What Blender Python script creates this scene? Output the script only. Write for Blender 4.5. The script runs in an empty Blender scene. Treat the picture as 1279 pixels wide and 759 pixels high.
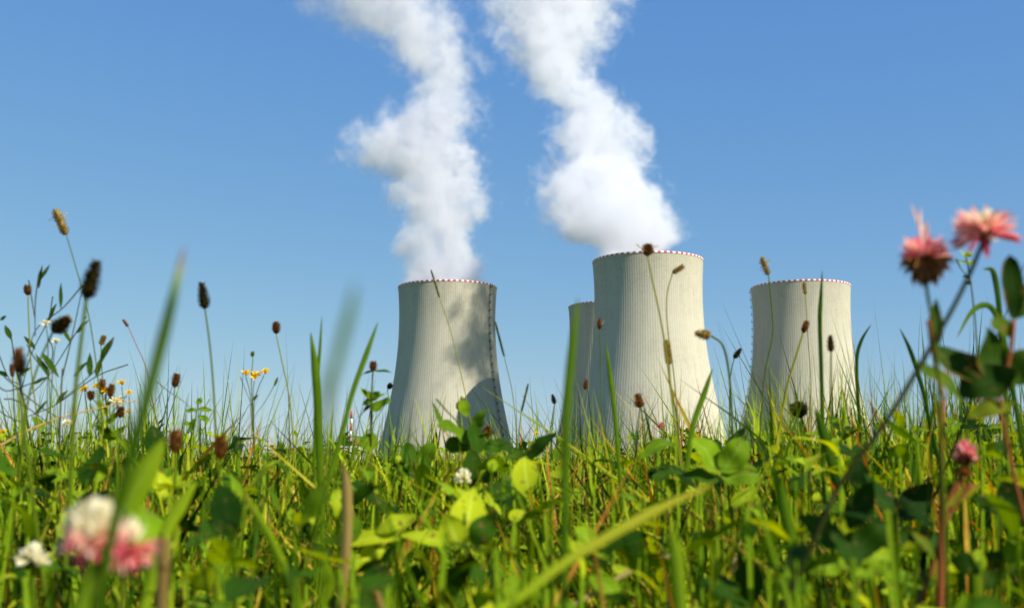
import bpy, math, random
import numpy as np
from mathutils import Vector, noise as mnoise

PI = math.pi
rng = np.random.default_rng(11)
random.seed(11)
scene = bpy.context.scene
col = scene.collection

# ------------------------------------------------------------------ camera, sky, sun, exposure
CAM_H, PITCH, F, IW, IH = 0.28, math.radians(8.43), 1400.0, 1279.0, 759.0
cam_d = bpy.data.cameras.new("camera")
cam_d.sensor_width = 36.0
cam_d.lens = F / IW * 36.0
cam_d.clip_start, cam_d.clip_end = 0.02, 30000.0
cam_d.dof.use_dof = True
cam_d.dof.focus_distance = 3.4
cam_d.dof.aperture_fstop = 13.5
cam = bpy.data.objects.new("camera", cam_d)
cam.location = (0, 0, CAM_H)
cam.rotation_euler = (PI / 2 + PITCH, 0, 0)
col.objects.link(cam)
scene.camera = cam

SUN_EL, SUN_AZ = math.radians(39), math.radians(125)      # azimuth clockwise from +Y
world = bpy.data.worlds.new("World")
scene.world = world
world.use_nodes = True
wn = world.node_tree
sky = wn.nodes.new("ShaderNodeTexSky")
sky.sky_type = 'NISHITA'
sky.sun_disc = False
sky.sun_elevation, sky.sun_rotation = SUN_EL, SUN_AZ
sky.altitude, sky.air_density, sky.dust_density, sky.ozone_density = 400.0, 1.0, 0.0, 4.0
sep = wn.nodes.new("ShaderNodeSeparateColor"); comb = wn.nodes.new("ShaderNodeCombineColor")
wn.links.new(sky.outputs[0], sep.inputs[0])
for i_, (g_, k_) in enumerate(((0.80, 0.68), (0.56, 1.22), (0.17, 3.03))):     # clear deep-blue air: flatter towards the horizon
    p_ = wn.nodes.new("ShaderNodeMath"); p_.operation = 'POWER'; p_.inputs[1].default_value = g_
    q_ = wn.nodes.new("ShaderNodeMath"); q_.operation = 'MULTIPLY'; q_.inputs[1].default_value = k_
    wn.links.new(sep.outputs[i_], p_.inputs[0]); wn.links.new(p_.outputs[0], q_.inputs[0]); wn.links.new(q_.outputs[0], comb.inputs[i_])
wn.links.new(comb.outputs[0], wn.nodes["Background"].inputs[0])
wn.nodes["Background"].inputs[1].default_value = 0.1
sun_d = bpy.data.lights.new("sun", 'SUN')
sun_d.energy, sun_d.angle, sun_d.color = 4.8, math.radians(0.53), (1.0, 0.93, 0.80)
sun = bpy.data.objects.new("sun", sun_d)
sdir = Vector((math.sin(SUN_AZ) * math.cos(SUN_EL), math.cos(SUN_AZ) * math.cos(SUN_EL), math.sin(SUN_EL)))
sun.rotation_euler = sdir.to_track_quat('Z', 'Y').to_euler()
sun.location = (300, -200, 400)
col.objects.link(sun)
vs = scene.view_settings
vs.view_transform, vs.look, vs.gamma, vs.exposure = 'Standard', 'None', 1.0, 0.75
cy = scene.cycles
cy.use_denoising = True
cy.use_adaptive_sampling = True
cy.adaptive_threshold = 0.01
cy.volume_bounces = 20
cy.max_bounces = 24
cy.diffuse_bounces = 4
cy.transmission_bounces = 6
cy.transparent_max_bounces = 12
cy.volume_step_rate = 1.0
cy.volume_max_steps = 256
cy.sample_clamp_indirect = 8.0

# ------------------------------------------------------------------ small tools
def P(px, py, Y):
    """point of the place seen at photo pixel (px, py), Y metres in front of the camera"""
    u, v = (px - IW / 2) / F, (IH / 2 - py) / F
    dy = math.cos(PITCH) - v * math.sin(PITCH)
    dz = math.sin(PITCH) + v * math.cos(PITCH)
    return Vector((u / dy * Y, Y, CAM_H + dz / dy * Y))

def ground_z(x, y):
    """meadow rises a little for 40 m and falls back to the plant's level"""
    y = np.asarray(y, float)
    t = np.clip((y - 1.5) / 38, 0, 1); up = t * t * (3 - 2 * t) * 0.34
    t2 = np.clip((y - 45) / 120, 0, 1)
    return up * (1 - t2 * t2 * (3 - 2 * t2)) + 0.008 * np.sin(np.asarray(x) * 3.1) * np.clip(3 - np.abs(y), 0, 1)

class MB:
    """collects pieces, builds ONE mesh object"""
    def __init__(s):
        s.v, s.f4, s.f3, s.uv, s.tint, s.m4, s.m3, s.n = [], [], [], [], [], [], [], 0
    def add(s, v, f, uv=None, tint=0.5, mi=0):
        v = np.asarray(v, np.float64).reshape(-1, 3); f = np.asarray(f, np.int64)
        s.v.append(v)
        s.uv.append(np.zeros((len(v), 2)) if uv is None else np.asarray(uv, float).reshape(-1, 2))
        s.tint.append(np.full(len(v), tint) if np.isscalar(tint) else np.asarray(tint, float).ravel())
        m = np.full(len(f), mi) if np.isscalar(mi) else np.asarray(mi)
        if f.shape[1] == 4: s.f4.append(f + s.n); s.m4.append(m)
        else: s.f3.append(f + s.n); s.m3.append(m)
        s.n += len(v)
    def build(s, name, mats, parent=None, smooth=True, **props):
        v = np.concatenate(s.v)
        if parent is not None: v = v - np.array(parent.location)
        f4 = np.concatenate(s.f4) if s.f4 else np.zeros((0, 4), int)
        f3 = np.concatenate(s.f3) if s.f3 else np.zeros((0, 3), int)
        me = bpy.data.meshes.new(name)
        me.vertices.add(len(v)); me.vertices.foreach_set("co", v.ravel())
        loops = np.concatenate([f4.ravel(), f3.ravel()])
        me.loops.add(len(loops)); me.loops.foreach_set("vertex_index", loops.astype(np.int32))
        n4, n3 = len(f4), len(f3)
        me.polygons.add(n4 + n3)
        me.polygons.foreach_set("loop_start", np.concatenate([np.arange(n4) * 4, n4 * 4 + np.arange(n3) * 3]).astype(np.int32))
        mi = np.concatenate((s.m4 + s.m3)) if (s.m4 or s.m3) else np.zeros(0)
        me.polygons.foreach_set("material_index", mi.astype(np.int32))
        me.polygons.foreach_set("use_smooth", np.full(n4 + n3, smooth))
        uvl = me.uv_layers.new(name="UVMap")
        uvl.data.foreach_set("uv", np.concatenate(s.uv)[loops].astype(np.float32).ravel())
        at = me.attributes.new("tint", 'FLOAT', 'POINT')
        at.data.foreach_set("value", np.concatenate(s.tint).astype(np.float32))
        me.update(calc_edges=True)
        for m in (mats if isinstance(mats, (list, tuple)) else [mats]): me.materials.append(m)
        o = bpy.data.objects.new(name, me); col.objects.link(o)
        if isinstance(parent, bpy.types.Object): o.parent = parent
        for k, val in props.items(): o[k] = val
        return o

def thing(name, label, cat, loc, group=None):
    o = bpy.data.objects.new(name, None); o.empty_display_size = 0.05
    col.objects.link(o); o.location = loc
    o["label"] = label; o["category"] = cat
    if group: o["group"] = group
    return o

def nrm(a):
    return a / np.maximum(np.linalg.norm(a, axis=-1, keepdims=True), 1e-9)

def leaves(mb, B, D, N, L, W, bend=0.0, prof='grass', seg=6, fold=0.25, tint=0.5, droop=0.0, mi=0, wavy=0.0, twist=0.0):
    """many blades/leaves at once. B base, D direction, N upper-face normal, L length, W width (all per leaf);
    bend curls against N, droop pulls the tip down, fold makes a V section"""
    B = np.atleast_2d(np.asarray(B, float)); n = len(B)
    D = nrm(np.broadcast_to(np.asarray(D, float), (n, 3))); N = np.broadcast_to(np.asarray(N, float), (n, 3))
    N = nrm(N - D * (N * D).sum(1, keepdims=True)); S = np.cross(D, N)
    bc = lambda a: np.broadcast_to(np.asarray(a, float), (n,))[:, None]
    L, W, bend, droop, tint, twist = bc(L), bc(W), bc(bend), bc(droop), bc(tint), bc(twist)
    t = np.linspace(0, 1, seg + 1)[None, :]
    if prof == 'grass': w = np.clip(0.72 + 1.2 * t, 0, 1) * (1 - t ** 2.2) ** 0.9
    elif prof == 'lance': w = np.sin(PI * np.clip(t, 0.02, 1) ** 0.85) ** 0.9
    elif prof == 'oval': w = np.sqrt(np.clip(1 - (2 * t - 1) ** 2, 0, 1)) * (0.85 + 0.3 * t) ** 0.7
    elif prof == 'petal': w = np.clip(0.35 + t * 1.1, 0, 1) * np.sqrt(np.clip(1 - np.clip((t - 0.6) / 0.4, 0, 1) ** 2, 0, 1))
    else: w = np.ones_like(t)
    w = np.maximum(w, 0.03) * W / 2
    sp = B[:, None, :] + D[:, None, :] * (L * t)[..., None] - N[:, None, :] * (L * bend * t ** 2)[..., None]
    sp = sp - np.array([0, 0, 1.0])[None, None, :] * (L * droop * t ** 2.4)[..., None]
    tw = (twist * t)[..., None]
    Sx = S[:, None, :] * np.cos(tw) + N[:, None, :] * np.sin(tw); Nx = N[:, None, :] * np.cos(tw) - S[:, None, :] * np.sin(tw)
    if wavy:
        ph = rng.random((n, 1)) * 6.28
        sp = sp + Nx * (np.sin(t * 9 + ph) * wavy * W)[..., None]
    lf = sp - Sx * w[..., None] + Nx * (w * fold)[..., None]
    rt = sp + Sx * w[..., None] + Nx * (w * fold)[..., None]
    V = np.stack([lf, sp, rt], axis=2).reshape(-1, 3)                    # n, seg+1, 3
    uv = np.stack([np.broadcast_to(np.array([0, .5, 1.0])[None, None, :], (n, seg + 1, 3)),
                   np.broadcast_to(t[..., None], (n, seg + 1, 3))], -1).reshape(-1, 2)
    k = np.arange(seg) * 3
    q = np.concatenate([np.stack([k, k + 1, k + 4, k + 3], 1), np.stack([k + 1, k + 2, k + 5, k + 4], 1)])
    Fc = (q[None] + (np.arange(n) * (seg + 1) * 3)[:, None, None]).reshape(-1, 4)
    mb.add(V, Fc, uv, np.broadcast_to(tint, (n, (seg + 1) * 3)).ravel(), mi)

def smooth_path(pts, n=24):
    pts = [Vector(p) for p in pts]
    if len(pts) == 2: return [pts[0].lerp(pts[1], i / (n - 1)) for i in range(n)]
    out = []
    e = [pts[0] * 2 - pts[1]] + pts + [pts[-1] * 2 - pts[-2]]
    for i in range(n):
        u = i / (n - 1) * (len(pts) - 1); k = min(int(u), len(pts) - 2); t = u - k
        a, b, c, d = e[k], e[k + 1], e[k + 2], e[k + 3]
        out.append(0.5 * ((2 * b) + (c - a) * t + (2 * a - 5 * b + 4 * c - d) * t * t + (3 * b - a - 3 * c + d) * t ** 3))
    return out

def tube(mb, pts, radii, sides=7, tint=0.5, mi=0, rough=0.0, caps=True):
    pts = [Vector(p) for p in pts]; n = len(pts)
    if np.isscalar(radii): radii = [radii] * n
    if len(radii) != n: radii = np.interp(np.linspace(0, 1, n), np.linspace(0, 1, len(radii)), radii)
    V, U = [], []
    side = None
    for i, p in enumerate(pts):
        d = (pts[min(i + 1, n - 1)] - pts[max(i - 1, 0)]).normalized()
        if side is None: side = d.orthogonal().normalized()
        side = (side - d * side.dot(d)).normalized(); up = d.cross(side)
        for k in range(sides):
            a = 2 * PI * k / sides; r = radii[i] * (1 + (random.random() - .5) * rough)
            V.append(p + (side * math.cos(a) + up * math.sin(a)) * r); U.append((k / sides, i / (n - 1)))
    Fc = [(i * sides + k, i * sides + (k + 1) % sides, (i + 1) * sides + (k + 1) % sides, (i + 1) * sides + k)
          for i in range(n - 1) for k in range(sides)]
    if caps:
        V += [pts[0], pts[-1]]; U += [(.5, 0), (.5, 1)]; c0 = n * sides
        Fc4 = np.array(Fc)
        tri = [(c0, (k + 1) % sides, k) for k in range(sides)] + [(c0 + 1, (n - 1) * sides + k, (n - 1) * sides + (k + 1) % sides) for k in range(sides)]
        base = mb.n
        mb.add([tuple(v) for v in V], Fc4, U, tint, mi)
        mb.f3.append(np.array(tri) + base); mb.m3.append(np.full(len(tri), mi))
    else:
        mb.add([tuple(v) for v in V], np.array(Fc), U, tint, mi)

def box(mb, c, s, mi=0, rz=0.0, tint=0.5):
    hx, hy, hz = s[0] / 2, s[1] / 2, s[2] / 2
    ca, sa = math.cos(rz), math.sin(rz)
    v = [(c[0] + x * ca - y * sa, c[1] + x * sa + y * ca, c[2] + z) for z in (-hz, hz) for x, y in ((-hx, -hy), (hx, -hy), (hx, hy), (-hx, hy))]
    mb.add(v, [(3, 2, 1, 0), (4, 5, 6, 7), (0, 1, 5, 4), (1, 2, 6, 5), (2, 3, 7, 6), (3, 0, 4, 7)], None, tint, mi)

# ------------------------------------------------------------------ materials
def newmat(name):
    m = bpy.data.materials.new(name); m.use_nodes = True
    nt = m.node_tree
    return m, nt, nt.nodes["Principled BSDF"], nt.nodes["Material Output"]

def ramp(nt, stops, inp):
    r = nt.nodes.new("ShaderNodeValToRGB")
    e = r.color_ramp.elements
    while len(e) < len(stops): e.new(0.5)
    for el, (p, c) in zip(e, stops):
        el.position = p; el.color = (*c, 1)
    nt.links.new(inp, r.inputs[0]); return r.outputs[0]

def math_n(nt, op, a, b=None, clamp=False):
    n = nt.nodes.new("ShaderNodeMath"); n.operation = op; n.use_clamp = clamp
    for i, x in enumerate((a, b)):
        if x is None: continue
        if isinstance(x, (int, float)): n.inputs[i].default_value = x
        else: nt.links.new(x, n.inputs[i])
    return n.outputs[0]

def plant_mat(name, stops, transl=0.33, rough=0.65, vein='blade', spec=0.06, spots=True, scale=60.0, hue=0.48, edge=None):
    m, nt, b, out = newmat(name)
    at = nt.nodes.new("ShaderNodeAttribute"); at.attribute_name = "tint"
    tc = nt.nodes.new("ShaderNodeTexCoord")
    nz = nt.nodes.new("ShaderNodeTexNoise"); nz.inputs["Scale"].default_value = scale; nz.inputs["Detail"].default_value = 3
    nt.links.new(tc.outputs["Object"], nz.inputs["Vector"])
    fac = math_n(nt, 'ADD', at.outputs["Fac"], math_n(nt, 'MULTIPLY', math_n(nt, 'SUBTRACT', nz.outputs[0], 0.5), 0.28 if spots else 0.1))
    c = ramp(nt, stops, fac)
    if vein:
        sx = nt.nodes.new("ShaderNodeSeparateXYZ"); nt.links.new(tc.outputs["UV"], sx.inputs[0])
        du = math_n(nt, 'ABSOLUTE', math_n(nt, 'SUBTRACT', sx.outputs[0], 0.5))
        mid = math_n(nt, 'SUBTRACT', 1.0, math_n(nt, 'MULTIPLY', du, 14.0), True)
        if vein == 'leaf':
            s = math_n(nt, 'SINE', math_n(nt, 'MULTIPLY', math_n(nt, 'SUBTRACT', sx.outputs[1], math_n(nt, 'MULTIPLY', du, 0.5)), 62.0))
            lat = math_n(nt, 'MULTIPLY', math_n(nt, 'POWER', math_n(nt, 'MAXIMUM', s, 0.0), 6.0), 0.35)
        else:
            s = math_n(nt, 'SINE', math_n(nt, 'MULTIPLY', sx.outputs[0], 44.0))
            lat = math_n(nt, 'MULTIPLY', math_n(nt, 'MAXIMUM', s, 0.0), 0.18)
        v = math_n(nt, 'ADD', math_n(nt, 'MULTIPLY', mid, 0.4), lat, True)
        mx = nt.nodes.new("ShaderNodeMix"); mx.data_type = 'RGBA'; mx.blend_type = 'MIX'
        nt.links.new(v, mx.inputs[0]); nt.links.new(c, mx.inputs[6])
        hs = nt.nodes.new("ShaderNodeHueSaturation"); hs.inputs["Value"].default_value = 1.7; hs.inputs["Saturation"].default_value = 0.85
        nt.links.new(c, hs.inputs["Color"]); nt.links.new(hs.outputs[0], mx.inputs[7]); c = mx.outputs[2]
        if vein == 'leaf':
            n3 = nt.nodes.new("ShaderNodeTexNoise"); n3.inputs["Scale"].default_value = 230; n3.inputs["Detail"].default_value = 2
            nt.links.new(tc.outputs["Object"], n3.inputs["Vector"])
            mk = math_n(nt, 'MULTIPLY', math_n(nt, 'SUBTRACT', n3.outputs[0], 0.63), 14.0, True)
            mb_ = nt.nodes.new("ShaderNodeMix"); mb_.data_type = 'RGBA'
            nt.links.new(mk, mb_.inputs[0]); nt.links.new(c, mb_.inputs[6]); mb_.inputs[7].default_value = (0.16, 0.09, 0.02, 1); c = mb_.outputs[2]
        bp = nt.nodes.new("ShaderNodeBump"); bp.inputs["Strength"].default_value = 0.35; bp.inputs["Distance"].default_value = 0.0006
        nt.links.new(v, bp.inputs["Height"]); nt.links.new(bp.outputs[0], b.inputs["Normal"])
    if edge:
        se = nt.nodes.new("ShaderNodeSeparateXYZ"); nt.links.new(tc.outputs["UV"], se.inputs[0])
        de = math_n(nt, 'ABSOLUTE', math_n(nt, 'SUBTRACT', se.outputs[0], 0.5))
        ef = math_n(nt, 'MULTIPLY', math_n(nt, 'SUBTRACT', math_n(nt, 'ADD', de, math_n(nt, 'MULTIPLY', nz.outputs[0], 0.6)), 0.74), 5.0, True)
        me_ = nt.nodes.new("ShaderNodeMix"); me_.data_type = 'RGBA'
        nt.links.new(ef, me_.inputs[0]); nt.links.new(c, me_.inputs[6]); me_.inputs[7].default_value = (*edge, 1); c = me_.outputs[2]
    nt.links.new(c, b.inputs["Base Color"])
    b.inputs["Roughness"].default_value = rough
    b.inputs["Specular IOR Level"].default_value = spec
    if transl:
        tr = nt.nodes.new("ShaderNodeBsdfTranslucent")
        h2 = nt.nodes.new("ShaderNodeHueSaturation"); h2.inputs["Hue"].default_value = hue; h2.inputs["Value"].default_value = 1.5; h2.inputs["Saturation"].default_value = 1.1
        nt.links.new(c, h2.inputs["Color"]); nt.links.new(h2.outputs[0], tr.inputs["Color"])
        ms = nt.nodes.new("ShaderNodeMixShader"); ms.inputs[0].default_value = transl
        nt.links.new(b.outputs[0], ms.inputs[1]); nt.links.new(tr.outputs[0], ms.inputs[2]); nt.links.new(ms.outputs[0], out.inputs["Surface"])
    return m

GREEN = [(0.0, (0.004, 0.016, 0.001)), (0.25, (0.022, 0.070, 0.001)), (0.5, (0.115, 0.215, 0.002)), (0.75, (0.30, 0.41, 0.004)), (0.93, (0.50, 0.42, 0.03)), (1.0, (0.42, 0.16, 0.02))]  # end stops put sunlit highlights and shaded gaps into the blade colour
m_grass = plant_mat("grass_blade_green", GREEN)
m_leaf = plant_mat("broad_leaf_green", [(0, (0.006, 0.026, 0.001)), (0.35, (0.035, 0.095, 0.001)), (0.6, (0.16, 0.27, 0.002)), (1, (0.40, 0.46, 0.005))], vein='leaf', transl=0.35)  # same spread of lit and shaded tones put into the leaf colour
m_fargrass = plant_mat("distant_grass_green", [(0, (0.04, 0.11, 0.003)), (0.5, (0.14, 0.21, 0.005)), (0.85, (0.28, 0.30, 0.03)), (1, (0.38, 0.30, 0.08))], vein=None, scale=2.0)
m_straw = plant_mat("dry_straw", [(0, (0.16, 0.08, 0.02)), (0.5, (0.40, 0.28, 0.08)), (1, (0.55, 0.45, 0.20))], transl=0.25, vein=None)
m_dock = plant_mat("rusty_edged_leaf", [(0, (0.006, 0.028, 0.001)), (0.5, (0.04, 0.09, 0.002)), (1, (0.22, 0.24, 0.005))], vein='leaf', transl=0.3, edge=(0.38, 0.11, 0.015), scale=120)
m_stem = plant_mat("green_stem", [(0, (0.02, 0.04, 0.002)), (0.5, (0.075, 0.115, 0.004)), (1, (0.24, 0.24, 0.02))], transl=0.12, vein=None)
m_darkstem = plant_mat("dark_purple_stem", [(0, (0.006, 0.009, 0.002)), (0.5, (0.022, 0.028, 0.003)), (1, (0.05, 0.045, 0.010))], transl=0.0, vein=None, spec=0.08, rough=.7)
m_redstem = plant_mat("reddish_stem", [(0, (0.10, 0.03, 0.012)), (0.5, (0.24, 0.075, 0.025)), (1, (0.34, 0.16, 0.04))], transl=0.1, vein=None)
m_darkhead = plant_mat("dark_seed_scales", [(0, (0.012, 0.012, 0.004)), (0.5, (0.05, 0.042, 0.010)), (1, (0.20, 0.11, 0.02))], transl=0.1, vein=None, rough=.7)
m_brownhead = plant_mat("brown_seed_scales", [(0, (0.07, 0.028, 0.010)), (0.5, (0.24, 0.10, 0.025)), (1, (0.45, 0.22, 0.06))], transl=0.2, vein=None, rough=.7)
m_tanhead = plant_mat("tan_seed_scales", [(0, (0.16, 0.09, 0.02)), (0.5, (0.38, 0.27, 0.07)), (1, (0.50, 0.42, 0.14))], transl=0.2, vein=None, rough=.7)
m_yellow = plant_mat("yellow_petals", [(0, (0.70, 0.40, 0.003)), (0.6, (0.85, 0.62, 0.005)), (1, (0.88, 0.72, 0.02))], transl=0.3, hue=0.5, vein=None)
m_pink = plant_mat("pink_petals", [(0, (0.50, 0.05, 0.10)), (0.35, (0.78, 0.24, 0.26)), (0.7, (0.86, 0.50, 0.42)), (1, (0.88, 0.78, 0.62))], transl=0.35, hue=0.5, vein=None, scale=300)
m_white = plant_mat("cream_petals", [(0, (0.60, 0.52, 0.20)), (0.4, (0.80, 0.74, 0.48)), (1, (0.85, 0.83, 0.74))], transl=0.35, hue=0.5, vein=None, scale=300)

def concrete_mat():
    m, nt, b, out = newmat("weathered_ribbed_concrete")
    tc = nt.nodes.new("ShaderNodeTexCoord")
    def noise_at(scale, vec_scale, detail=4, rough=.6):
        mp = nt.nodes.new("ShaderNodeMapping"); mp.inputs["Scale"].default_value = vec_scale
        nt.links.new(tc.outputs["Object"], mp.inputs[0])
        n = nt.nodes.new("ShaderNodeTexNoise"); n.inputs["Scale"].default_value = scale; n.inputs["Detail"].default_value = detail
        n.inputs["Roughness"].default_value = rough
        nt.links.new(mp.outputs[0], n.inputs[0]); return n.outputs[0]
    streak = noise_at(0.30, (1, 1, 0.05), 5)
    blotch = noise_at(0.06, (1, 1, 1.0), 4)
    sx = nt.nodes.new("ShaderNodeSeparateXYZ"); nt.links.new(tc.outputs["UV"], sx.inputs[0])
    # formwork lifts: one thin joint every 1.45 m, each lift with its own tone
    row = math_n(nt, 'MULTIPLY', sx.outputs[1], 106.0)
    fr = math_n(nt, 'FRACT', row)
    joint = math_n(nt, 'LESS_THAN', fr, 0.16)
    wn_ = nt.nodes.new("ShaderNodeTexWhiteNoise"); wn_.noise_dimensions = '2D'
    cb = nt.nodes.new("ShaderNodeCombineXYZ")
    nt.links.new(math_n(nt, 'FLOOR', row), cb.inputs[0]); nt.links.new(math_n(nt, 'FLOOR', math_n(nt, 'MULTIPLY', sx.outputs[0], 144.0)), cb.inputs[1])
    nt.links.new(cb.outputs[0], wn_.inputs["Vector"])
    f = math_n(nt, 'ADD', math_n(nt, 'MULTIPLY', streak, 0.55), math_n(nt, 'MULTIPLY', blotch, 0.45))
    f = math_n(nt, 'ADD', f, math_n(nt, 'MULTIPLY', math_n(nt, 'SUBTRACT', wn_.outputs["Value"], .5), 0.13))
    f = math_n(nt, 'SUBTRACT', f, math_n(nt, 'MULTIPLY', joint, 0.13))
    # soot wear near the mouth of the tower
    soot = math_n(nt, 'MULTIPLY', math_n(nt, 'SUBTRACT', sx.outputs[1], 0.80, True), 0.7)
    f = math_n(nt, 'SUBTRACT', f, soot)
    c = ramp(nt, [(0.15, (0.33, 0.308, 0.235)), (0.45, (0.415, 0.389, 0.302)), (0.6, (0.44, 0.413, 0.324)), (0.85, (0.465, 0.438, 0.348))], f)
    nt.links.new(c, b.inputs["Base Color"]); b.inputs["Roughness"].default_value = 0.95
    b.inputs["Specular IOR Level"].default_value = 0.15
    return m
m_conc = concrete_mat()

def plain(name, c, rough=0.7, var=0.12, scale=0.3):
    m, nt, b, out = newmat(name)
    tc = nt.nodes.new("ShaderNodeTexCoord"); nz = nt.nodes.new("ShaderNodeTexNoise"); nz.inputs["Scale"].default_value = scale; nz.inputs["Detail"].default_value = 5
    nt.links.new(tc.outputs["Object"], nz.inputs[0])
    nt.links.new(ramp(nt, [(0.3, tuple(x * (1 - var) for x in c)), (0.7, tuple(min(1, x * (1 + var)) for x in c))], nz.outputs[0]), b.inputs["Base Color"])
    b.inputs["Roughness"].default_value = rough
    return m
m_red, m_wht = plain("red_warning_paint", (0.50, 0.035, 0.045)), plain("white_warning_paint", (0.80, 0.79, 0.76))
m_steel = plain("dark_galvanised_steel", (0.07, 0.07, 0.075))
m_brick, m_pale, m_glass = plain("red_cladding", (0.38, 0.12, 0.07)), plain("pale_cladding", (0.62, 0.58, 0.52)), plain("window_glass_dark", (0.05, 0.06, 0.08), 0.2)

# ------------------------------------------------------------------ ground
def build_ground():
    m, nt, b, out = newmat("meadow_soil")
    tc = nt.nodes.new("ShaderNodeTexCoord")
    n1 = nt.nodes.new("ShaderNodeTexNoise"); n1.inputs["Scale"].default_value = 22; n1.inputs["Detail"].default_value = 8
    n2 = nt.nodes.new("ShaderNodeTexNoise"); n2.inputs["Scale"].default_value = 0.05; n2.inputs["Detail"].default_value = 6
    for n in (n1, n2): nt.links.new(tc.outputs["Object"], n.inputs[0])
    near = ramp(nt, [(0.3, (0.012, 0.010, 0.005)), (0.55, (0.03, 0.028, 0.010)), (0.75, (0.07, 0.055, 0.02))], n1.outputs[0])
    far = ramp(nt, [(0.3, (0.05, 0.10, 0.015)), (0.6, (0.09, 0.14, 0.02)), (0.8, (0.16, 0.16, 0.05))], n2.outputs[0])
    sx = nt.nodes.new("ShaderNodeSeparateXYZ"); nt.links.new(tc.outputs["Object"], sx.inputs[0])
    k = math_n(nt, 'MULTIPLY', math_n(nt, 'SUBTRACT', sx.outputs[1], 12.0), 0.02, True)
    mx = nt.nodes.new("ShaderNodeMix"); mx.data_type = 'RGBA'
    nt.links.new(k, mx.inputs[0]); nt.links.new(near, mx.inputs[6]); nt.links.new(far, mx.inputs[7])
    nt.links.new(mx.outputs[2], b.inputs["Base Color"]); b.inputs["Roughness"].default_value = 1
    bp = nt.nodes.new("ShaderNodeBump"); bp.inputs["Distance"].default_value = 0.02
    nt.links.new(n1.outputs[0], bp.inputs["Height"]); nt.links.new(bp.outputs[0], b.inputs["Normal"])
    xs = np.array([-9000, -3000, -1000, -300, -100, -50] + list(np.linspace(-24, 24, 65)) + [50, 100, 300, 1000, 3000, 9000], float)
    ys = np.array([-3000, -300, -50, -10] + list(np.linspace(-3, 60, 90)) + [75, 90, 105, 120, 135, 150, 170, 250, 500, 1000, 3000, 12000], float)
    X, Y = np.meshgrid(xs, ys); Z = ground_z(X, Y)
    mb = MB(); nx = len(xs)
    i, j = np.meshgrid(np.arange(nx - 1), np.arange(len(ys) - 1)); a = (j * nx + i).ravel()
    mb.add(np.stack([X, Y, Z], -1), np.stack([a, a + 1, a + nx + 1, a + nx], 1))
    mb.build("ground", m, kind="structure")
build_ground()

# ------------------------------------------------------------------ cooling towers
THROAT_R, THROAT_Z, HYP_B, TOP_Z = 40.2, 128.0, 112.0, 155.5
def tower_r(z): return THROAT_R * math.sqrt(1 + ((z - THROAT_Z) / HYP_B) ** 2)

def tower_shell():
    mb = MB(); nr, per = 144, 6; n = nr * per; z0 = 9.5
    rows = 76
    prof = np.array([0.07, 0.07, 0, 0, 0, 0])
    rib = np.tile(prof, nr)
    ang = np.arange(n) * 2 * PI / n
    wprof = np.array([0.0, 0.20, 0.34, 0.5, 0.75, 0.86]); ang = (np.repeat(np.arange(nr), per) + np.tile(wprof, nr)) * 2 * PI / nr
    V, U = [], []
    zs = np.linspace(z0, TOP_Z, rows)
    for z in zs:
        r = tower_r(z) + rib
        V.append(np.stack([r * np.cos(ang), r * np.sin(ang), np.full(n, z)], 1)); U.append(np.stack([ang / (2 * PI), np.full(n, z / TOP_Z)], 1))
    for z in zs[::-1]:
        r = np.full(n, tower_r(z) - 0.9)
        V.append(np.stack([r * np.cos(ang), r * np.sin(ang), np.full(n, z)], 1)); U.append(np.stack([ang / (2 * PI), np.full(n, z / TOP_Z)], 1))
    R = rows * 2
    i = np.arange(R)[:, None]; k = np.arange(n)[None, :]
    i2, k2 = (i + 1) % R, (k + 1) % n
    Fc = np.stack([i * n + k, i * n + k2, i2 * n + k2, i2 * n + k], -1).reshape(-1, 4)
    mb.add(np.concatenate(V), Fc, np.concatenate(U))
    return mb

def rim_band():
    mb = MB(); n = 116; r0, r1 = tower_r(TOP_Z) - 1.0, tower_r(TOP_Z) + 0.35
    for k in range(n):
        a0, a1 = 2 * PI * k / n, 2 * PI * (k + 1) / n
        am = (a0 + a1) / 2
        v = [(r * math.cos(a), r * math.sin(a), z) for z in (TOP_Z + 0.003, TOP_Z + 1.15) for a in (a0, am, a1) for r in (r0, r1)]
        f = [(0, 1, 3, 2), (2, 3, 5, 4), (6, 8, 9, 7), (8, 10, 11, 9), (1, 7, 9, 3), (3, 9, 11, 5), (0, 2, 8, 6), (2, 4, 10, 8)]
        mb.add(v, f, None, .5, k % 2)
    return mb

def column_ring():
    mb = MB(); n = 56
    for k in range(n):
        for s in (-1, 1):
            a = 2 * PI * k / n; b = a + s * PI / n
            tube(mb, [(61.5 * math.cos(a), 61.5 * math.sin(a), 0), (58.0 * math.cos(b), 58.0 * math.sin(b), 9.8)], 0.55, 6)
    return mb

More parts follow.
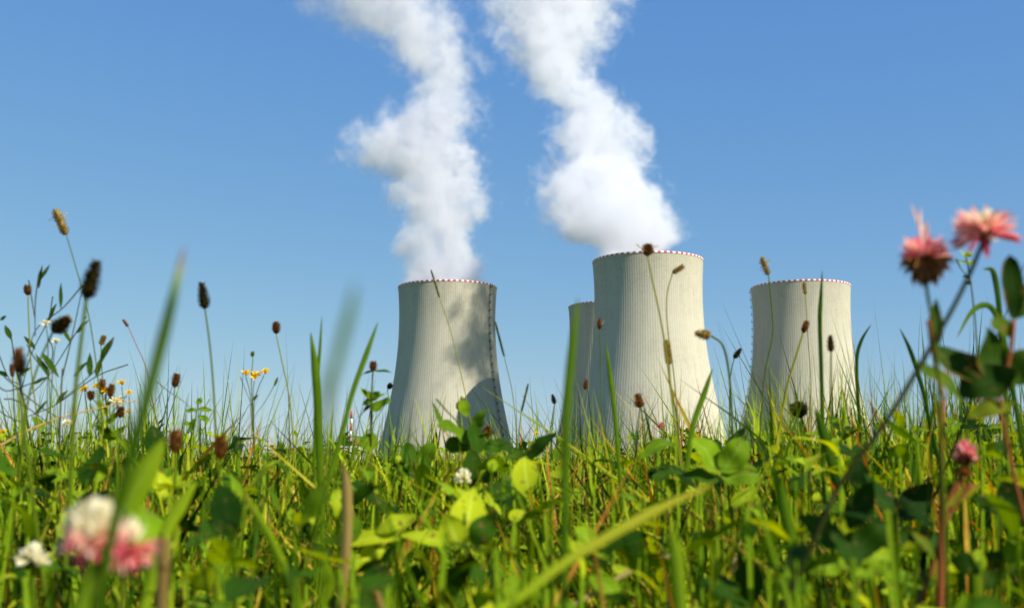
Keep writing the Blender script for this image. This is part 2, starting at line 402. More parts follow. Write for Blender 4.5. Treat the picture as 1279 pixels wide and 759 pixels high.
def ladder(az):
    """caged climbing ladder up the shell with a rest platform every 6.5 m; az from the side that faces the camera"""
    mb = MB(); a = az
    ca, sa = math.sin(a), -math.cos(a)
    tx, ty = -sa, ca
    def pt(z, out, side): 
        r = tower_r(z) + out; return (r * ca + tx * side, r * sa + ty * side, z)
    zs = np.linspace(10, TOP_Z + 1.5, 60)
    for s in (-0.35, 0.35): tube(mb, [pt(z, 0.5, s) for z in zs], 0.09, 4)
    for s in (-0.45, 0, 0.45): tube(mb, [pt(z, 1.3, s) for z in zs], 0.05, 4)
    for z in np.arange(10.5, TOP_Z, 1.3): tube(mb, [pt(z, 0.5, -0.35), pt(z, 0.5, 0.35)], 0.06, 4)
    for z in np.arange(13, TOP_Z, 6.4):
        r = tower_r(z) + 1.15
        box(mb, (r * ca, r * sa, z), (1.3, 1.5, 0.5), rz=math.atan2(sa, ca))
        box(mb, ((r + .62) * ca, (r + .62) * sa, z + 0.8), (0.08, 1.5, 1.0), rz=math.atan2(sa, ca))
    return mb

TOWERS = [  # X, Y, ladder azimuth or None, label
    (-54.3, 933.0, 1.0, "steaming cooling tower with a dotted ladder line and a steam shadow on its face"),
    (102.3, 832.0, None, "tallest and widest cooling tower, steaming, in front of a half hidden one"),
    (247.0, 948.0, -1.62, "cooling tower without steam standing alone beyond the pink clover flowers"),
    (96.0, 1069.0, None, "cooling tower mostly hidden behind the widest tower, without steam"),
]
first = None
for X, Y, laz, lab in TOWERS:
    t = thing("cooling_tower", lab, "cooling tower", (X, Y, {933.0: -4.2, 948.0: -1.4}.get(Y, -0.6)), "cooling towers of the power plant")
    if first is None:
        class Z0: location = (0, 0, 0)
        parts = []
        for nm, mb, mats in (("shell", tower_shell(), m_conc), ("warning_band", rim_band(), [m_red, m_wht]), ("column_ring", column_ring(), m_conc)):
            o = mb.build(nm, mats, None, smooth=False); o.parent = t; parts.append(o)
        first = parts
    else:
        for q in first:
            c = q.copy(); col.objects.link(c); c.parent = t
    if laz is not None:
        o = ladder(laz - math.atan2(X, Y) * 1.0).build("ladder", m_steel, None, smooth=False); o.parent = t

# ------------------------------------------------------------------ steam plumes (scattering volumes)
def steam(name, label, trace, Y, base, dens, wind, tone):
    """trace: (py, left px, right px) read from bottom to top; volume is confined by centre and radius curves"""
    rows = []
    drift = lambda z: max(0.0, z - 155.0) * wind                    # the wind also carries it away from the viewer
    for py, xl, xr in trace:
        yy = Y
        for _ in range(4): yy = Y + drift(P(xl, py, yy).z)
        a, b = P(xl, py, yy), P(xr, py, yy)
        rows.append((a.z, (a.x + b.x) / 2, (b.x - a.x) / 2))
    z0, z1 = rows[0][0] - 14, rows[-1][0]
    rows = [(z0, rows[0][1], rows[0][2] * 0.97)] + rows
    cxs = [r[1] for r in rows]; cmin, cmax = min(cxs) - 1, max(cxs) + 1; rmax = max(r[2] for r in rows) + 1
    m, nt, b, out = newmat(name + "_vapour"); nt.nodes.remove(b)
    tc = nt.nodes.new("ShaderNodeTexCoord"); pos = tc.outputs["Object"]
    sx = nt.nodes.new("ShaderNodeSeparateXYZ"); nt.links.new(pos, sx.inputs[0])
    t = math_n(nt, 'DIVIDE', math_n(nt, 'SUBTRACT', sx.outputs[2], z0), z1 - z0)
    def curve(vals, lo, hi):
        fc = nt.nodes.new("ShaderNodeFloatCurve"); cv = fc.mapping.curves[0]
        pts = [((r[0] - z0) / (z1 - z0), (v - lo) / (hi - lo)) for r, v in zip(rows, vals)]
        while len(cv.points) < len(pts): cv.points.new(0.5, 0.5)
        for p_, (x_, y_) in zip(cv.points, pts): p_.location = (x_, y_)
        fc.mapping.update(); nt.links.new(t, fc.inputs["Value"])
        return math_n(nt, 'ADD', math_n(nt, 'MULTIPLY', fc.outputs[0], hi - lo), lo)
    cx, R = curve(cxs, cmin, cmax), curve([r[2] for r in rows], 0, rmax)
    def nz(scale, detail, off, rough=0.6, dist=0.0):
        mp = nt.nodes.new("ShaderNodeMapping"); mp.inputs["Location"].default_value = (off, off * 2, -off)
        nt.links.new(pos, mp.inputs[0])
        n = nt.nodes.new("ShaderNodeTexNoise"); n.inputs["Scale"].default_value = scale; n.inputs["Detail"].default_value = detail
        n.inputs["Roughness"].default_value = rough; n.inputs["Distortion"].default_value = dist
        nt.links.new(mp.outputs[0], n.inputs[0]); return n.outputs[0]
    dx = math_n(nt, 'SUBTRACT', sx.outputs[0], math_n(nt, 'SUBTRACT', cx, base[0]))
    dy = math_n(nt, 'SUBTRACT', sx.outputs[1], math_n(nt, 'MULTIPLY', math_n(nt, 'MAXIMUM', math_n(nt, 'SUBTRACT', sx.outputs[2], 155.0), 0.0), wind))
    d = math_n(nt, 'SQRT', math_n(nt, 'ADD', math_n(nt, 'MULTIPLY', dx, dx), math_n(nt, 'MULTIPLY', dy, dy)))
    s = math_n(nt, 'DIVIDE', d, R)
    big = nz(0.036, 2.0, 13 + Y * .01, 0.5, 0.6)
    fine = nz(0.085, 6.0, 5, 0.66, 0.4)
    ero = math_n(nt, 'ADD', math_n(nt, 'MULTIPLY', math_n(nt, 'SUBTRACT', big, 0.40), 1.7), math_n(nt, 'MULTIPLY', math_n(nt, 'SUBTRACT', fine, 0.40), 1.7))
    low = math_n(nt, 'ADD', 0.35, math_n(nt, 'MULTIPLY', t, 2.2), True)               # calmer just above the rim
    f = math_n(nt, 'SUBTRACT', math_n(nt, 'SUBTRACT', math_n(nt, 'ADD', 1.24, math_n(nt, 'MULTIPLY', t, 0.22)), s), math_n(nt, 'MULTIPLY', math_n(nt, 'MAXIMUM', ero, -0.25), low))
    soft = math_n(nt, 'ADD', 0.26, math_n(nt, 'MULTIPLY', t, 0.55))
    k = math_n(nt, 'DIVIDE', f, soft, True)
    k = math_n(nt, 'MULTIPLY', k, k)
    lump = nz(0.055, 4.0, 31, 0.6, 0.8)
    k = math_n(nt, 'MULTIPLY', k, math_n(nt, 'MAXIMUM', math_n(nt, 'MULTIPLY', math_n(nt, 'SUBTRACT', lump, 0.33), 5.0), 0.12))
    edge = math_n(nt, 'MULTIPLY', math_n(nt, 'SUBTRACT', 1.37, s), 6.0, True)
    topf = math_n(nt, 'MULTIPLY', math_n(nt, 'SUBTRACT', 1.0, t), 12.0, True)
    thin = math_n(nt, 'SUBTRACT', 1.0, math_n(nt, 'MULTIPLY', t, 0.62))
    dn = math_n(nt, 'MULTIPLY', math_n(nt, 'MULTIPLY', math_n(nt, 'MULTIPLY', k, edge), topf), math_n(nt, 'MULTIPLY', thin, dens))
    pv = nt.nodes.new("ShaderNodeVolumePrincipled")
    pv.inputs["Color"].default_value = (*tone, 1); pv.inputs["Anisotropy"].default_value = 0.0
    nt.links.new(dn, pv.inputs["Density"]); nt.links.new(pv.outputs[0], out.inputs["Volume"])
    mb = MB(); n, M = 28, 70
    zz = np.linspace(z0, z1, M); zr = [r[0] for r in rows]
    V = []
    for z in zz:
        c_, r_ = np.interp(z, zr, cxs), np.interp(z, zr, [r[2] for r in rows]) * 1.36 + 1.0
        for k_ in range(n):
            a = 2 * PI * k_ / n
            V.append((c_ + r_ * math.cos(a), Y + drift(z) + r_ * math.sin(a), z))
    Fc = [(i * n + k_, i * n + (k_ + 1) % n, (i + 1) * n + (k_ + 1) % n, (i + 1) * n + k_) for i in range(M - 1) for k_ in range(n)]
    mb.add(V, Fc); e = len(V)
    base_i = 0
    mb.add([(np.interp(z0, zr, cxs), Y + drift(z0), z0), (np.interp(z1, zr, cxs), Y + drift(z1), z1)], np.zeros((0, 4), int))
    tri = [(e, (k_ + 1) % n, k_) for k_ in range(n)] + [(e + 1, (M - 1) * n + k_, (M - 1) * n + (k_ + 1) % n) for k_ in range(n)]
    mb.f3.append(np.array(tri)); mb.m3.append(np.zeros(len(tri)))
    class L: location = (base[0], Y, 0)
    o = mb.build(name, m, L); o.parent = None; o.location = (base[0], Y, 0)
    o["label"] = label; o["category"] = "steam plume"; o["kind"] = "stuff"
    return o

TR1 = [(345, 498, 602), (320, 494, 602), (300, 494, 600), (283, 498, 604), (268, 492, 614), (247, 480, 613), (223, 468, 606), (205, 432, 606),
       (190, 424, 604), (166, 442, 600), (142, 476, 606), (118, 500, 603), (104, 512, 600), (85, 490, 606), (62, 474, 604), (43, 450, 596), (24, 405, 584), (0, 376, 574), (-40, 346, 566), (-75, 320, 560)]
TR2 = [(322, 742, 826), (308, 738, 836), (290, 690, 852), (265, 676, 848), (237, 670, 828), (213, 672, 812), (190, 682, 814), (166, 684, 810),
       (142, 690, 796), (118, 664, 770), (95, 646, 752), (71, 630, 756), (47, 618, 768), (24, 610, 776), (0, 602, 786), (-40, 590, 800), (-75, 580, 800)]
steam("steam_plume", "greyer wavering steam plume rising from the tower with the ladder line", TR1, 933.0, (-54.3,), 0.060, 0.34, (0.84, 0.845, 0.885))  # lower albedo puts this plume's shaded grey into its colour
steam("steam_plume", "dense bright white steam plume rising from the widest cooling tower", TR2, 832.0, (102.3,), 0.085, 0.78, (0.885, 0.89, 0.925))

# ------------------------------------------------------------------ far plant buildings
def hall(name, label, px0, px1, pytop, Y, depth, stripes, mat):
    a, b = P(px0, pytop, Y), P(px1, pytop, Y)
    t = thing(name, label, "building", ((a.x + b.x) / 2, Y, 0))
    w = b.x - a.x; h = a.z
    mb = MB(); box(mb, (t.location.x, Y + depth / 2, h / 2), (w, depth, h)); mb.build("wall", mat, t, smooth=False)
    mb = MB(); box(mb, (t.location.x, Y + depth / 2, h + 0.4), (w + 1.2, depth + 1.2, 0.8)); mb.build("roof", m_pale, t, smooth=False)
    n = max(2, int(w / 9))
    for k in range(min(n, 14)):
        mb = MB(); x = a.x + w * (k + .5) / min(n, 14)
        box(mb, (x, Y - 0.06, h * 0.62), (w / min(n, 14) * 0.62, 0.12, h * 0.22)); mb.build("window", m_glass, t, smooth=False)
    if stripes:
        mb = MB(); box(mb, (t.location.x, Y - 0.10, h * 0.88), (w, 0.2, h * 0.16)); mb.build("fascia", stripes, t, smooth=False)
    return t
hall("turbine_hall", "long low red-brown plant hall with pale roof edge behind the grass", 330, 428, 561, 1150, 40, m_pale, m_brick)
hall("reactor_building", "pale stepped plant building at the foot of the striped chimney", 426, 450, 548, 1250, 30, m_brick, m_pale)
hall("office_block", "small pale flat-roofed block low behind the grass, left of the long hall", 268, 300, 566, 1180, 25, None, m_pale)
ch = thing("chimney", "slim red and white banded chimney beside the pale plant building", "chimney", (P(438, 560, 1300).x, 1300, 0))
zt = P(438, 513, 1300).z
n = 9
for k in range(n):
    mb = MB(); z0, z1 = zt * k / n, zt * (k + 1) / n
    tube(mb, [(ch.location.x, 1300, z0), (ch.location.x, 1300, z1)], [2.0 - 0.8 * k / n, 2.0 - 0.8 * (k + 1) / n], 16)
    mb.build("painted_section", m_red if k % 2 == 0 else m_wht, ch)
mb = MB(); tube(mb, [(ch.location.x, 1300, zt * .88), (ch.location.x, 1300, zt * .895)], 2.2, 16); mb.build("gallery", m_steel, ch)

# ------------------------------------------------------------------ meadow (uncountable plants)
def mass_top(x, y, extra=0.0):
    """height the sward reaches, following the photo: a bit taller on the right and on the left"""
    px = IW / 2 + x / y * F
    line = np.interp(px, [0, 150, 330, 480, 640, 760, 900, 1000, 1279], [520, 515, 532, 540, 540, 532, 522, 508, 496])
    line = line - 9 * np.sin(px * .031 + 1) - 8 * np.sin(px * .083 + y * 2.3)
    z = CAM_H + y * (587 - line) / F * 1.0
    cap = 0.40
    return np.minimum(z, cap) - np.clip(1.0 - y, 0, 1) * 0.045

def scatter(n, y0, y1, pw=1.0, spread=1.25):
    y = y0 + (y1 - y0) * rng.random(n) ** pw
    x = (rng.random(n) * 2 - 1) * y * (IW / 2 / F) * spread
    return x, y

def grass_patch(mb, n, y0, y1, w, hlo, hhi, pw=1.0, tlo=0.1, thi=0.85, seg=6, lean=0.35, top=None, droop=0.5, clumps=True):
    x, y = scatter(n, y0, y1, pw)
    if clumps:                                             # tufts: blades gather round shared roots
        k = max(1, n // 14); cxs, cys = scatter(k, y0, y1, pw); i = rng.integers(0, k, n); r = np.abs(rng.normal(0, 0.022, n)) * (1 + y * 0.25)
        a = rng.random(n) * 6.28; x, y = cxs[i] + r * np.cos(a), np.maximum(cys[i] + r * np.sin(a), y0)
        tb = rng.random(k)[i]
    else: tb = rng.random(n)
    gz = ground_z(x, y)
    H = (mass_top(x, y) if top is None else top(x, y)) * (hlo + (hhi - hlo) * rng.random(n))
    a = rng.random(n) * 6.28; ln = np.minimum(np.abs(rng.normal(0, lean, n)), 1.15)
    D = np.stack([np.cos(a) * ln, np.sin(a) * ln, np.ones(n)], 1)
    N = np.stack([-np.cos(a) + rng.normal(0, .6, n), -np.sin(a) + rng.normal(0, .6, n), 0.2 * np.ones(n)], 1)
    dr = np.abs(rng.normal(0, droop, n)) * 0.8
    L = H * np.sqrt(1 + ln ** 2) * (1 + 0.4 * np.minimum(dr, .8))
    mixu = 0.45 * tb + 0.55 * rng.random(n); mixu = np.clip((mixu - 0.5) * 1.6 + 0.53, 0, 1)
    tint = np.clip(tlo + (thi - tlo) * mixu, 0, 1)
    tint = np.where(rng.random(n) < 0.05, 0.96, tint)
    leaves(mb, np.stack([x, y, gz - 0.005], 1), D, N, L, w * (0.6 + 0.8 * rng.random(n)), bend=rng.normal(0.05, .15, n), prof='grass', seg=seg,
           fold=0.3, tint=tint, droop=dr * 0.8, twist=rng.normal(0, .8, n))

mb = MB()
grass_patch(mb, 900, 0.30, 0.5, 0.0045, 0.5, 0.92, tlo=0.0, thi=.9, lean=.5, droop=.6)
grass_patch(mb, 9500, 0.45, 1.0, 0.0048, 0.4, 1.0, tlo=-.2, thi=1.05, lean=.85, droop=.9)
grass_patch(mb, 3600, 0.48, 1.2, 0.0080, 0.5, 1.03, tlo=0.0, thi=.95, lean=.5, droop=.6)
grass_patch(mb, 16000, 0.9, 2.2, 0.0050, 0.45, 1.10, tlo=-.15, thi=1.05, lean=.8, droop=.8)
grass_patch(mb, 5000, 0.9, 2.6, 0.0085, 0.6, 1.1, tlo=0.05, thi=1.0, lean=.4)
grass_patch(mb, 19000, 2.0, 5.5, 0.0060, 0.5, 1.08, tlo=-.1, thi=1.05, lean=.75, droop=.7)
mb.build("meadow_grass", m_grass, kind="stuff", label="dense sunlit green grass of the near meadow", category="grass")
mb = MB()
grass_patch(mb, 16000, 5.2, 14, 0.008, 0.55, 1.05, tlo=0.2, thi=0.9, seg=4)
grass_patch(mb, 20000, 13, 48, 0.022, 0.6, 1.1, tlo=0.2, thi=0.9, seg=3, top=lambda x, y: np.full(len(x), 0.33))
mb.build("distant_grass", m_fargrass, kind="stuff", label="paler grass of the meadow farther off before the towers", category="grass")

# thin stray blades and straws that stand against the sky
def stray(mb, n, xlo, xhi, plo, phi, y0, y1, w, lean=.18, tl=.1, th=.85):
    px = xlo + (xhi - xlo) * rng.random(n); Y = y0 + (y1 - y0) * rng.random(n)
    top = plo + (phi - plo) * rng.random(n) ** 0.6
    x = (px - IW / 2) / F * Y; z = CAM_H + Y * (587 - top) / F
    a = rng.random(n) * 6.28; ln = np.minimum(np.abs(rng.normal(0, lean, n)), 1.15)
    gz = ground_z(x, Y)
    D = np.stack([np.cos(a) * ln, np.sin(a) * ln, np.ones(n)], 1)
    N = np.stack([-np.cos(a) + rng.normal(0, .5, n), -np.sin(a) + rng.normal(0, .5, n), 0 * a], 1)
    leaves(mb, np.stack([x, Y, gz], 1), D, N, (z - gz) * np.sqrt(1 + ln ** 2) * 1.04, w * (.5 + rng.random(n)), bend=rng.normal(0, .12, n), seg=9, fold=.3,
           tint=tl + (th - tl) * rng.random(n), droop=np.abs(rng.normal(0, .12, n)), twist=rng.normal(0, 1.2, n))
mb = MB()
stray(mb, 380, -20, 300, 410, 535, 1.0, 2.8, .0040, lean=.3)
stray(mb, 170, 300, 490, 440, 550, 1.1, 2.8, .0038, lean=.3)
stray(mb, 190, 480, 700, 470, 556, 1.1, 3.0, .0038, lean=.35)
stray(mb, 320, 690, 940, 450, 545, 1.1, 3.0, .0038, lean=.35)
stray(mb, 620, 930, 1290, 410, 530, 1.1, 3.0, .0038, lean=.35)
stray(mb, 24, 1080, 1290, 350, 430, 1.2, 2.4, .0026)
stray(mb, 70, -20, 480, 470, 540, .9, 1.8, .0070, lean=.25, tl=.2, th=.9)
stray(mb, 45, 480, 900, 490, 545, .9, 1.8, .0070, lean=.25, tl=.2, th=.9)
stray(mb, 60, 900, 1290, 450, 525, .9, 1.8, .0070, lean=.25, tl=.1, th=.9)
stray(mb, 60, 1090, 1290, 380, 500, .9, 1.9, .0055, lean=.22, tl=.1, th=.8)
stray(mb, 220, 1060, 1290, 440, 520, 1.0, 2.2, .0045, lean=.35, tl=.1, th=.9)
stray(mb, 120, -20, 260, 450, 530, 1.0, 2.0, .0045, lean=.35, tl=.1, th=.8)
mb.build("tall_stray_grass", m_grass, kind="stuff", label="thin tall grass blades standing up out of the sward", category="grass")

# straw stems and fine panicles
mb = MB()
x, y = scatter(850, .7, 3.2); n = len(x); a = rng.random(n) * 6.28; ln = np.abs(rng.normal(0, .35, n))
leaves(mb, np.stack([x, y, ground_z(x, y)], 1), np.stack([np.cos(a) * ln, np.sin(a) * ln, np.ones(n)], 1), rng.normal(0, 1, (n, 3)),
       mass_top(x, y) * (0.5 + .6 * rng.random(n)), .0028, bend=rng.normal(0, .3, n), seg=7, tint=rng.random(n), droop=np.abs(rng.normal(0, .3, n)))
mb.build("dry_straws", m_straw, kind="stuff", label="pale dry straws among the green grass", category="straw")

# broad ground leaves: plantain and dandelion blades, clover trefoils
mb = MB()
def broad(mb, n, y0, y1, llo, lhi, wr, zlo, zhi, pw=1.0, t0=0.1, t1=0.9, prof='lance'):
    x, y = scatter(n, y0, y1, pw); T = mass_top(x, y); z = T * (zlo + (zhi - zlo) * rng.random(n))
    a = rng.random(n) * 6.28; el = rng.normal(0.5, .55, n)
    D = np.stack([np.cos(a) * np.cos(el), np.sin(a) * np.cos(el), np.sin(el)], 1)
    N = np.stack([-np.cos(a) * np.sin(el), -np.sin(a) * np.sin(el), np.cos(el)], 1) + rng.normal(0, .35, (n, 3))
    L = llo + (lhi - llo) * rng.random(n)
    leaves(mb, np.stack([x, y, z], 1), D, N, L, L * wr * (.7 + .6 * rng.random(n)), bend=rng.normal(.15, .15, n), prof=prof, seg=8, fold=.22,
           tint=t0 * .3 + (t1 - t0 * .3) * rng.random(n) ** 1.1, droop=rng.random(n) * .25, wavy=.05, twist=rng.normal(0, .5, n))
    # petioles down to the soil
    g = ground_z(x, y); Bp = np.stack([x - D[:, 0] * .02 + rng.normal(0, .012, n), y - D[:, 1] * .02, g], 1)
    Dp = np.stack([x, y, z], 1) - Bp
    leaves(mb, Bp, Dp, rng.normal(0, 1, (n, 3)), np.linalg.norm(Dp, axis=1) * 1.02, .0022, prof='strip', seg=3, tint=.6)
broad(mb, 130, .30, .5, .010, .022, .5, .6, .90, t1=.7)
broad(mb, 900, .42, 1.0, .014, .036, .42, .3, .95, t1=1.0)
broad(mb, 900, .9, 2.3, .014, .036, .40, .35, .93)
broad(mb, 500, 2.2, 5, .02, .045, .34, .5, .95)
mb.build("broad_leaf_herbs", m_leaf, kind="stuff", label="broad pointed herb leaves filling the sward between the grass", category="ground cover")
mb = MB()
def trefoils(mb, n, y0, y1, size):
    x, y = scatter(n, y0, y1); T = mass_top(x, y); z = T * (.4 + .52 * rng.random(n)); g = ground_z(x, y)
    C = np.stack([x, y, z], 1); up = nrm(np.stack([rng.normal(0, .45, n), rng.normal(-.15, .45, n), np.ones(n)], 1))
    r0 = nrm(np.cross(up, rng.normal(0, 1, (n, 3)))); r1 = np.cross(up, r0); sz = size * (.7 + .6 * rng.random(n)); ti = rng.random(n)
    for k in range(3):
        a = 2 * PI * k / 3; D = r0 * math.cos(a) + r1 * math.sin(a)
        leaves(mb, C, D + up * .12, up, sz, sz * .78, bend=rng.normal(.05, .12, n), prof='oval', seg=6, fold=.25, tint=ti ** 1.6 * .9)
    B = np.stack([x + rng.normal(0, .03, n), y + rng.normal(0, .02, n), g], 1); Dp = C - B
    leaves(mb, B, Dp, rng.normal(0, 1, (n, 3)), np.linalg.norm(Dp, axis=1), .0018, prof='strip', seg=3, tint=.7)
trefoils(mb, 500, .45, 1.2, .013); trefoils(mb, 1500, 1.1, 3.2, .013)
mb.build("clover_leaves", m_leaf, kind="stuff", label="three-part clover leaves scattered low in the sward", category="ground cover")

# ------------------------------------------------------------------ individual plants
def root_path(pts, Y, dY=0.0):
    """pixel polyline top to bottom at depth Y, carried on down to the soil"""
    out = [P(x, y, Y + dY * i / max(1, len(pts) - 1)) for i, (x, y) in enumerate(pts)]
    a, b = out[-1], out[-2]; d = a - b
    g = float(ground_z(a.x, a.y))
    if a.z > g + .005:
        sl = max(-1.6, min(1.6, d.x / max(1e-4, -d.z))) if d.z < 0 else 0
        hgt = a.z - g
        out.append(Vector((a.x + sl * hgt * .5, a.y, g + hgt * .5))); out.append(Vector((a.x + sl * hgt * .75, a.y, g - .004)))
    return out

def stem_part(t, path, r0, r1, mat, n=30, tint=.5, name="stem"):
    mb = MB(); tube(mb, smooth_path(path, n), [r0, r1], 7, tint); return mb.build(name, mat, t)

def head_mesh(a, b, w, kind, nsc=150, stubby=1.0):
    """a seed head of overlapping scales from a (foot) to b (tip), width w"""
    a, b = Vector(a), Vector(b); ax = b - a; L = ax.length; ax.normalize(); s = ax.orthogonal().normalized(); u = ax.cross(s)
    prof = {'ovoid': lambda t: math.sin(PI * min(1, t * .95 + .05) ** .62) ** .8, 'spike': lambda t: min(1, t * 9) ** .5 * min(1, (1 - t) * 5 + .12) ** .6,
            'globe': lambda t: math.sqrt(max(0.02, 1 - (2 * t - 1) ** 2)), 'cone': lambda t: (1 - t) ** .6 * min(1, t * 8) ** .5 + .08}[kind]
    mb = MB(); ts = np.linspace(0, 1, 12)
    tube(mb, [a + ax * L * t for t in ts], [prof(t) * w * .36 for t in ts], 9, .25, rough=.15)
    B, D, N = [], [], []
    for i in range(nsc):
        t = (i + .5) / nsc * .94; an = i * 2.39996; rad = s * math.cos(an) + u * math.sin(an)
        B.append(a + ax * L * t + rad * w * .36 * prof(t)); D.append(rad * (.6 + .6 * random.random()) + ax * (.5 + .6 * t + .4 * random.random())); N.append(rad * -.4 + ax)
    sz = max(w, L * .25) * .36 * stubby
    leaves(mb, B, D, N, sz * (.7 + .6 * rng.random(nsc)), sz * .55, prof='petal', seg=3, fold=.3, bend=.1, tint=np.clip(rng.random(nsc) * .75 + .3 * (np.arange(nsc) / nsc) ** 3, 0, 1))
    return mb

def seedhead(label, cat, stalk, tip, wpx, Y, kind='ovoid', mat=m_darkhead, smat=m_stem, group="ribwort heads in the meadow", r=.0007, name="plantain", fluff=0, nsc=150, st=.5, stubby=1.0, dY=0.0):
    path = root_path(stalk, Y, dY); foot = path[0]; tp = P(tip[0], tip[1], Y)
    t = thing(name, label, cat, tuple(path[-1]), group)
    stem_part(t, path, r * .9, r * 1.4, smat, tint=st)
    head_mesh(foot, tp, wpx / F * Y, kind, nsc, stubby).build("seed_head", mat, t)
    if fluff:
        mb = MB(); ax = tp - foot; s = ax.orthogonal().normalized(); u = ax.normalized().cross(s)
        for i in range(fluff):
            an = random.random() * 6.28; q = foot + ax * (.15 + .55 * random.random()); e = q + (s * math.cos(an) + u * math.sin(an) + ax.normalized() * .5) * (wpx / F * Y) * (.7 + .4 * random.random())
            tube(mb, [q, e], .00012, 4, .9); tube(mb, [e, e + ax.normalized() * .0012], .0005, 5, .9)
        mb.build("anthers", m_tanhead, t)
    return t

G1 = "seed heads standing above the grass"
S = seedhead
S("large blurred dark seed head with a rusty tip, far left against the sky", "seed head", [(108, 372), (102, 420), (94, 490), (90, 560)], (121, 326), 22, .52, group=G1, r=.0009)
S("dark egg-shaped seed head leaning right beside small white flowers", "seed head", [(66, 414), (50, 450), (35, 500), (28, 560)], (85, 398), 19, .75, group=G1)
S("blurred brown seed head low at the left edge of the meadow", "seed head", [(25, 466), (27, 510), (34, 570)], (23, 436), 17, .55, mat=m_brownhead, group=G1, r=.0009)
S("dark pointed seed head alone on a bare stem, right of the tall orange-tipped blade", "seed head", [(256, 385), (262, 430), (267, 490), (270, 560)], (252, 354), 14, .85, group=G1)
S("yellow-brown timothy spike topmost at the left, leaning left on a thin stem", "grass spike", [(83, 294), (98, 345), (112, 400), (122, 470), (128, 540)], (69, 262), 11, 1.0, kind='spike', mat=m_tanhead, name="timothy_grass", group=G1, r=.0005, nsc=260, stubby=.9, fluff=12)
S("tiny tan seed head on a thin stem between the left plants", "seed head", [(126, 431), (128, 480), (130, 550)], (130, 419), 7, 1.4, mat=m_tanhead, group=G1, r=.0006, kind='spike')
S("small orange withered flower head on a pale stem right of the yellow flowers", "flower head", [(345, 417), (352, 450), (362, 500), (368, 570)], (345, 403), 10, 1.2, kind='globe', mat=m_brownhead, group=G1, name="withered_clover", st=.9)
S("small rusty oval head low over the grass right of the tall left blade", "flower head", [(218, 484), (217, 520), (219, 570)], (221, 467), 10, 1.2, kind='globe', mat=m_brownhead, group=G1, name="withered_clover")
S("round brown head with tiny pale anthers at the rim of the widest tower", "flower head", [(809, 320), (815, 350), (824, 392), (832, 440), (842, 520)], (809, 307), 13, .95, kind='globe', mat=m_brownhead, fluff=10, group=G1, st=.9)
S("bent pale seed head nodding right on the face of the widest tower", "grass spike", [(840, 341), (833, 370), (834, 410), (842, 470), (848, 540)], (854, 332), 7, 1.1, kind='spike', mat=m_tanhead, group=G1, name="nodding_grass", st=.95, r=.0006)
S("drooping brown and green spike on a thick stem in front of the widest tower", "grass spike", [(836, 456), (838, 480), (845, 520), (850, 570)], (832, 424), 9, 1.0, kind='spike', mat=m_tanhead, group=G1, name="meadow_foxtail", st=.4, nsc=220)
S("greenish seed head lying level on an arched stem right of the widest tower", "seed head", [(888, 419), (903, 432), (911, 470), (914, 520), (915, 570)], (870, 416), 12, .9, mat=m_tanhead, group=G1, st=.4, r=.0009)
S("small black-brown seed head tilted right between the two right-hand towers", "seed head", [(917, 447), (912, 475), (911, 540)], (925, 436), 7, 1.4, group=G1)
S("small orange-brown head before the edge where two towers overlap", "seed head", [(749, 411), (750, 450), (752, 540)], (748, 398), 6, 1.3, mat=m_brownhead, group=G1, r=.0005, fluff=5)
S("tiny brown head on the half hidden tower", "seed head", [(731, 486), (731, 510), (732, 560)], (732, 474), 6, 1.5, mat=m_brownhead, group=G1, r=.0005)
S("fuzzy dull brown head low before the widest tower, leaning left", "seed head", [(800, 509), (805, 535), (808, 570)], (796, 493), 12, 1.0, mat=m_brownhead, kind='cone', group=G1, fluff=6)
S("seed head with yellow anthers leaning left above the lone right-hand tower", "seed head", [(960, 344), (964, 385), (965, 420), (955, 470), (948, 560)], (951, 321), 8, 1.15, mat=m_tanhead, fluff=14, group=G1, kind='spike')
S("small rust-brown head on a thick pale slanting stem before the lone tower", "flower head", [(1003, 416), (996, 440), (984, 480), (974, 530)], (1008, 401), 8, 1.1, mat=m_brownhead, group=G1, name="withered_clover", kind='globe', st=1.0, r=.0011)
S("slim pale green ear upright before the left half of the lone tower", "grass spike", [(1006, 368), (1009, 420), (1012, 470), (1010, 550)], (1004, 352), 5, 1.3, mat=m_tanhead, kind='spike', group=G1, name="timothy_grass", st=.8, r=.0005)
S("dark oval blurred seed head before the right half of the lone tower", "seed head", [(1038, 439), (1038, 480), (1039, 560)], (1037, 419), 9, .85, group=G1)
S("small flat dark head on a bare stem beside the foot of the ladder tower", "seed head", [(484, 485), (486, 510), (487, 570)], (489, 480), 7, 1.5, group=G1, kind='globe', r=.0005)
S("small dark seed bud on a stem left of the broad upright blade", "seed head", [(693, 504), (690, 530), (688, 570)], (690, 493), 6, 1.3, group=G1, r=.0006)
S("blurred orange-brown head in the grass below the rusty oval one", "flower head", [(219, 566), (218, 600), (216, 680)], (219, 538), 17, .6, kind='globe', mat=m_brownhead, group=G1, name="withered_clover", r=.0009)
S("blurred dark red-brown head in the grass under the pointed dark one", "flower head", [(275, 574), (273, 610), (270, 700)], (276, 545), 16, .6, kind='globe', mat=m_brownhead, group=G1, name="withered_clover", r=.0009)
S("small brown bud above the leafy clump before the ladder tower", "flower head", [(573, 512), (575, 540), (577, 570)], (573, 503), 7, 1.1, kind='globe', mat=m_brownhead, group=G1, name="withered_clover")
S("small orange-brown withered head at the foot of the ladder line", "flower head", [(610, 545), (611, 560), (612, 600)], (609, 534), 13, 1.1, kind='cone', mat=m_brownhead, group=G1, name="withered_clover")
